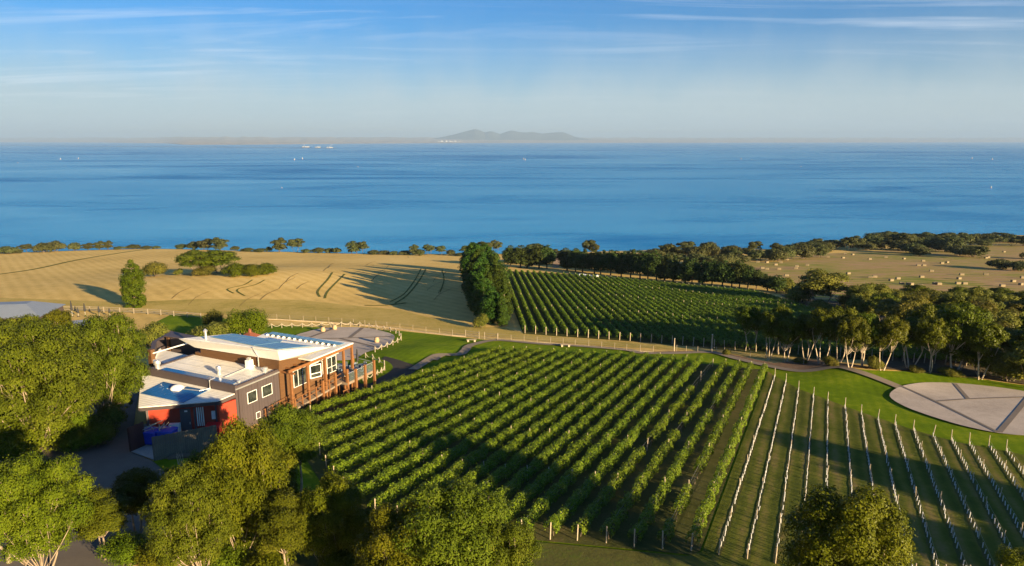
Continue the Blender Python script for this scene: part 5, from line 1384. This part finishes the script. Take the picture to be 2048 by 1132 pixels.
# pergola beam and posts
TB = -1.5
bbox('pergola_beam', 5.1, 14.8, TB - 0.09, TB + 0.09, 68.05, 68.32, M_POST, bevel=0.015)
bbox('pergola_beam', 5.25, 5.45, TB - 0.5, -0.42, 67.9, 68.05, M_POST)
for s in (5.35, 7.67, 10.25, 13.2, 14.6):
    bbox('pergola_post', s - 0.11, s + 0.11, TB - 0.11, TB + 0.11, gz(s, TB) - 0.2 if s < 14 else 64.6, 68.04 if s < 14.5 else 68.45, M_POST)
for k in range(9):
    s = 5.9 + 1.05 * k
    bbox('rafter', s - 0.04, s + 0.04, TB + 0.1, -0.42, 68.1, 68.26, M_POST)
MB().prism([q3(8.9, TB + 0.12, 68.34), q3(14.3, TB + 0.12, 68.34), q3(14.2, -0.3, 68.5), q3(8.9, -0.3, 68.5)], [q3(8.9, TB + 0.12, 68.38), q3(14.3, TB + 0.12, 68.38), q3(14.2, -0.3, 68.54), q3(8.9, -0.3, 68.54)]).build('awning_roof', M_ROOF, B_)
# deck and ramp
def rz(s): return 64.15 + max(0, min(1, (s - 2.5) / 9.0)) * 0.65
MB().prism([q3(2.4, -1.75, rz(2.4) - 0.18), q3(12.4, -1.75, rz(12.4) - 0.18), q3(12.4, -0.42, rz(12.4) - 0.18), q3(2.4, -0.36, rz(2.4) - 0.18)], [q3(2.4, -1.75, rz(2.4)), q3(12.4, -1.75, rz(12.4)), q3(12.4, -0.42, rz(12.4)), q3(2.4, -0.36, rz(2.4))]).build('ramp', M_DECK, B_)
MB().prism([q3(12.42, -2.5, 64.55), q3(17.0, -2.5, 64.55), q3(17.4, 0.5, 64.55), q3(17.0, 6.5, 64.55), q3(12.42, 6.5, 64.55)], [q3(12.42, -2.5, 64.82), q3(17.0, -2.5, 64.82), q3(17.4, 0.5, 64.82), q3(17.0, 6.5, 64.82), q3(12.42, 6.5, 64.82)]).build('deck', M_DECK, B_)
def dpost(s, t, top, w=0.12, low=None):
    bbox('deck_post', s - w, s + w, t - w, t + w, (gz(s, t) - 0.2) if low is None else low, top, M_POST)
for s, t, tp in ((9.5, -1.72, 65.9), (11.45, -1.72, 66.1), (12.55, -2.4, 66.3), (13.7, -2.62, 66.0), (15.3, -2.62, 66.0), (16.9, -2.62, 66.05), (17.3, 0.6, 66.0), (17.1, 3.4, 66.0)):
    dpost(s, t, tp)
for s in (14.2, 15.9): dpost(s, -2.0, 64.55, 0.07)
for s in (13.0, 14.0, 15.0, 16.0): dpost(s, -1.0, 64.55, 0.08)
# ramp railing
rl = MB()
for zr in (0.95, 0.5):
    rl.tube([q3(2.5, -1.72, rz(2.5) + zr), q3(12.4, -1.72, rz(12.4) + zr)], 0.04, 4)
    rl.tube([q3(2.5, -0.62, rz(2.5) + zr), q3(6.6, -0.62, rz(6.6) + zr)], 0.03, 4)
rl.build('handrail', M_POST, B_)
for k in range(10):
    s = 2.5 + k * 1.0
    bbox('rail_post', s - 0.06, s + 0.06, -1.78, -1.66, gz(s, -1.7) - 0.1, rz(s) + 1.0, M_POST)
bbox('rail_post', 2.36, 2.60, -1.95, -1.70, 63.4, 65.55, M_POST)
for k in range(5):
    s = 2.7 + k * 0.95
    bbox('rail_post', s - 0.045, s + 0.045, -0.67, -0.58, rz(s), rz(s) + 1.0, M_POST)
gl = MB()
for s0, s1 in ((12.7, 13.6), (13.8, 15.2), (15.4, 16.8)): gl.box((s0, -2.56, 64.9 - OB.z), (s1, -2.53, 65.75 - OB.z))
m_gl, t_, b__ = newmat('balustrade_glass'); b__.inputs['Base Color'].default_value = (0.5, 0.6, 0.58, 1); b__.inputs['Transmission Weight'].default_value = 0.9; b__.inputs['Roughness'].default_value = 0.03; b__.inputs['IOR'].default_value = 1.1
gl.build('glass_balustrade', m_gl, B_)
rl = MB(); rl.tube([q3(12.55, -2.55, 65.82), q3(16.9, -2.55, 65.82), q3(17.3, 0.5, 65.82), q3(17.1, 3.4, 65.82)], 0.035, 5); rl.build('handrail', M_METAL, B_)
# annexes at the back left
poly_prism('low_roof', [(2.6, 11.36), (5.9, 11.36), (6.2, 18.0), (3.0, 14.9)], 67.45, 67.55, M_ROOF)
poly_prism('plum_wall', [(2.7, 11.4), (5.8, 11.4), (6.1, 17.7), (3.2, 14.8)], 63.0, 67.44, M_PURTRIM)
for a, b in (((2.6, 11.40), (3.0, 14.9)), ((3.0, 14.9), (6.2, 18.0))):
    d = Vector(b) - Vector(a); n = Vector((-d.y, d.x)).normalized() * 0.12
    MB().prism([q3(a[0], a[1], 67.56), q3(b[0], b[1], 67.56), q3(b[0] - n.x, b[1] - n.y, 67.56), q3(a[0] - n.x, a[1] - n.y, 67.56)], [q3(a[0], a[1], 67.7), q3(b[0], b[1], 67.7), q3(b[0] - n.x, b[1] - n.y, 67.7), q3(a[0] - n.x, a[1] - n.y, 67.7)]).build('parapet', M_FASCIA, B_)
bbox('corner_pier', 2.9, 3.35, 14.95, 15.45, 63.5, 68.75, M_WOODC)
poly_prism('plum_wall', [(3.3, 15.5), (5.5, 18.2), (8.5, 19.6), (8.7, 19.3), (5.8, 17.8), (3.6, 15.3)], 63.0, 68.55, M_PURPLE)
poly_prism('plum_wall', [(7.2, 17.4), (7.6, 13.4), (8.0, 13.4), (8.2, 18.6)], 63.0, 68.75, M_PURTRIM)
poly_prism('roof_cap', [(6.9, 18.2), (7.3, 13.0), (8.3, 13.0), (8.6, 19.0)], 68.76, 68.86, M_PURTRIM)
bbox('corner_pier', 7.1, 7.4, 17.6, 17.95, 63.5, 68.7, M_WOODC)
tubeq('stay_beam', [(3.1, 15.1, 68.3), (5.2, 11.4, 69.5)], 0.07, M_WHITEP)
# deck furniture
def parasol(p, hh, label, grp=None, r=0.16):
    o = empty('closed_parasol', p)
    MB().tube([(0, 0, 0), (0, 0, hh)], 0.03, 6).build('pole', M_METAL, o)
    MB().lathe([(0.06, hh * .36), (r, hh * .42), (r * .8, hh * .7), (0.06, hh * .97), (0.01, hh * 1.01)], n=9).build('canopy', M_BLACK, o)
    MB().lathe([(0.25, 0), (0.25, 0.06), (0.05, 0.1)], n=12).build('base', M_BLACK, o)
    return tag(o, label, 'parasol', grp)
def dk(s, t): p = wpt(s, t); return Vector((p.x, p.y, 64.82))
parasol(dk(16.6, -0.6), 2.35, 'closed black parasol at the outer corner of the restaurant deck', 'closed parasols')
parasol(dk(14.6, 2.2), 2.35, 'closed black parasol near the end wall on the restaurant deck', 'closed parasols')
def table(p, label):
    o = empty('outdoor_table', p, BA)
    MB().lathe([(0.42, 0.70), (0.42, 0.74)], n=14).build('tabletop', M_TABLE, o); MB().tube([(0, 0, 0.03), (0, 0, 0.70)], 0.035, 6).build('pedestal', M_METAL, o); MB().lathe([(0.25, 0), (0.25, 0.03)], n=12).build('foot', M_METAL, o)
    return tag(o, label, 'table', 'tables on the restaurant deck')
def chair(p, a, label):
    o = empty('outdoor_chair', p, a)
    MB().box((-.22, -.22, .42), (.22, .22, .47)).build('seat', M_TABLE, o, bevel=.01); MB().box((-.22, .18, .48), (.22, .22, .88)).build('backrest', M_TABLE, o, bevel=.01)
    for sx in (-.19, .19):
        for sy in (-.19, .19): MB().tube([(sx, sy, 0), (sx, sy, .42)], .018, 5).build('leg', M_METAL, o)
    return tag(o, label, 'chair', 'chairs on the restaurant deck')
for i, (s, t, w) in enumerate(((13.6, -1.5, 'nearest to the ramp'), (15.0, -1.5, 'in the middle of the railing'), (16.2, -1.4, 'at the outer corner by the parasol'), (15.3, 0.6, 'in the second line from the railing'))):
    table(dk(s, t), 'small blue-grey round table on the deck, %s' % w)
    for j, (ds, dt, a) in enumerate(((0.55, 0, 1.57 + BA + math.pi), (-0.55, 0, BA + 1.57), (0, 0.6, BA))):
        chair(dk(s + ds, t + dt), a, 'blue-grey chair %s the deck table %s' % (('beyond', 'before', 'inside of')[j], w))
def lantern_cart(): pass
# timber step ladder-like trolley under the deck
p = wpt(11.9, -2.6); o = empty('wooden_stand', Vector((p.x, p.y, h(p.x, p.y) + 0.1)), BA)
for sx in (-.3, .3): MB().tube([(sx, 0, 0), (sx, 0, 1.0)], .04, 5).build('leg', M_POST, o)
MB().box((-.3, -.03, .45), (.3, .03, .53)).build('rung', M_POST, o); MB().box((-.34, -.05, .95), (.34, .05, 1.05)).build('rung', M_POST, o)
tag(o, 'small orange-brown timber stand on the dark gravel under the deck', 'stand')
# rust roofed pavilion behind
PV = empty('pavilion', wpt(18.2, 17.2) + Vector((0, 0, 0.0)), BA); PV.location.z = h(PV.location.x, PV.location.y)
tag(PV, 'small square pavilion with rust-red pyramid roof behind the main roof', 'pavilion')
MB().add([(-3.2, -3.2, 3.0), (3.2, -3.2, 3.0), (3.2, 3.2, 3.0), (-3.2, 3.2, 3.0), (0, 0, 4.9)], [(0, 1, 4), (1, 2, 4), (2, 3, 4), (3, 0, 4), (3, 2, 1, 0)]).build('roof', M_RUST, PV)
MB().box((-2.6, -2.6, 0), (2.6, 2.6, 2.99)).build('wall', M_WOODC, PV)
MB().lathe([(0.2, 4.75), (0.2, 5.1), (0.05, 5.3)], n=8).build('finial', M_RUST, PV)
MB().box((-0.5, -2.64, 0.0), (0.5, -2.61, 2.1)).build('door', M_DOOR, PV)
# blue-grey roofed house at the left edge
hp = G(30, 650); HB = empty('house', hp, 0.15); tag(HB, 'low house with a pale blue-grey hipped roof at the left edge', 'house')
zt = height_to(hp, 628)
MB().prism([(-7.5, -3, zt), (5.6, -3, zt), (5.6, 6.5, zt), (-7.5, 6.5, zt)], [(-4, 0.8, zt + 1.55), (1.8, 0.8, zt + 1.55), (1.8, 3, zt + 1.55), (-4, 3, zt + 1.55)]).build('roof', M_SLATE, HB)
MB().box((-7.1, -2.6, -1.5), (5.2, 6.1, zt - 0.01)).build('wall', M_PURTRIM, HB)
for x in (-5.5, -2.0, 1.5): 
    w = MB().box((x, -2.66, zt - 1.6), (x + 1.6, -2.61, zt - 0.5)).build('window', M_WHITEP, HB); MB().box((x + .08, -2.69, zt - 1.52), (x + 1.52, -2.665, zt - .58)).build('pane', M_GLASS, w)
hp = G(158, 668); H2 = empty('shed', hp, 0.3); tag(H2, 'small pale-roofed shed between the gums below the closed parasols', 'shed')
zt = height_to(hp, 652)
MB().prism([(-1.8, -1.2, zt), (1.8, -1.2, zt), (1.8, 1.6, zt), (-1.8, 1.6, zt)], [(-1.8, -1.2, zt + .1), (1.8, -1.2, zt + .1), (1.8, 1.6, zt + .6), (-1.8, 1.6, zt + .6)]).build('roof', M_SLATE, H2)
MB().box((-1.6, -1.0, -.3), (1.6, 1.4, zt - .01)).build('wall', M_FASCIA, H2)
MB().box((-.4, -1.05, 0), (.4, -1.01, 1.9)).build('door', M_DOOR, H2)
for i, (u, vb, vt) in enumerate([(89, 626, 606), (145, 629, 601), (171, 629, 606), (199, 629, 612), (220, 629, 616), (157, 629, 615), (107, 625, 614)]):
    p = G(u, vb + 4); parasol(p, height_to(p, vt), 'closed dark parasol, %s from the left beside the pale rail fence' % nth(sorted([89, 145, 171, 199, 220, 157, 107]).index(u) + 1), 'closed parasols', r=0.2)
# parked car half hidden under the gums
p = G(86, 752); CA = empty('parked_car', p, 0.5); tag(CA, 'dark parked car half hidden behind the large spreading gum', 'car')
MB().prism([(-2.0, -.8, .3), (2.0, -.8, .3), (2.0, .8, .3), (-2.0, .8, .3)], [(-1.95, -.78, .85), (1.9, -.78, .8), (1.9, .78, .8), (-1.95, .78, .85)]).build('body', plain('car_paint', (0.02, 0.022, 0.028), 0.25), CA, bevel=.08)
MB().prism([(-1.5, -.72, .86), (1.0, -.72, .86), (1.0, .72, .86), (-1.5, .72, .86)], [(-1.1, -.6, 1.42), (.35, -.6, 1.42), (.35, .6, 1.42), (-1.1, .6, 1.42)]).build('cabin', M_GLASS, CA, bevel=.05)
for sx in (-1.25, 1.25):
    for sy in (-.78, .78):
        w = MB().lathe([(.32, -.1), (.32, .1)], n=14).build('wheel', M_BLACK, CA); w.rotation_euler = (math.pi / 2, 0, 0); w.location = (sx, sy, .32)
for sy in (-.55, .55): MB().box((1.9, sy - .18, .58), (1.96, sy + .18, .72)).build('headlight', M_WHITEP, CA)
# bleached dead shrub by the log seat
p = G(362, 940); o = empty('dead_shrub', p); m = MB(); rg = np.random.default_rng(4)
for k in range(7): branch(m, (0, 0, 0), (rg.normal(0, .3), rg.normal(0, .3), rg.uniform(.7, 1.5)), .03, .008, rg, .1, 4, 4)
m.build('branches', M_TIMBER, o); tag(o, 'small bleached leafless shrub in front of the paling fence', 'dead shrub')
p = G(18, 1128); o = empty('bare_tree', p); m = MB(); rg = np.random.default_rng(6)
for e in ((-.6, .2, 2.2), (.1, .3, 2.9), (.5, -.1, 2.1), (.9, .3, 1.9), (-.9, -.2, 2.6)): branch(m, (0.05, 0, .7), e, .09, .02, rg, .1, 5, 6)
m.tube([(0, 0, -.3), (0.03, 0, .4), (.05, 0, .75)], [.17, .13, .11], 8); m.build('trunk', M_BARK, o); tag(o, 'bare forked pale tree at the bottom left edge of the picture', 'tree')
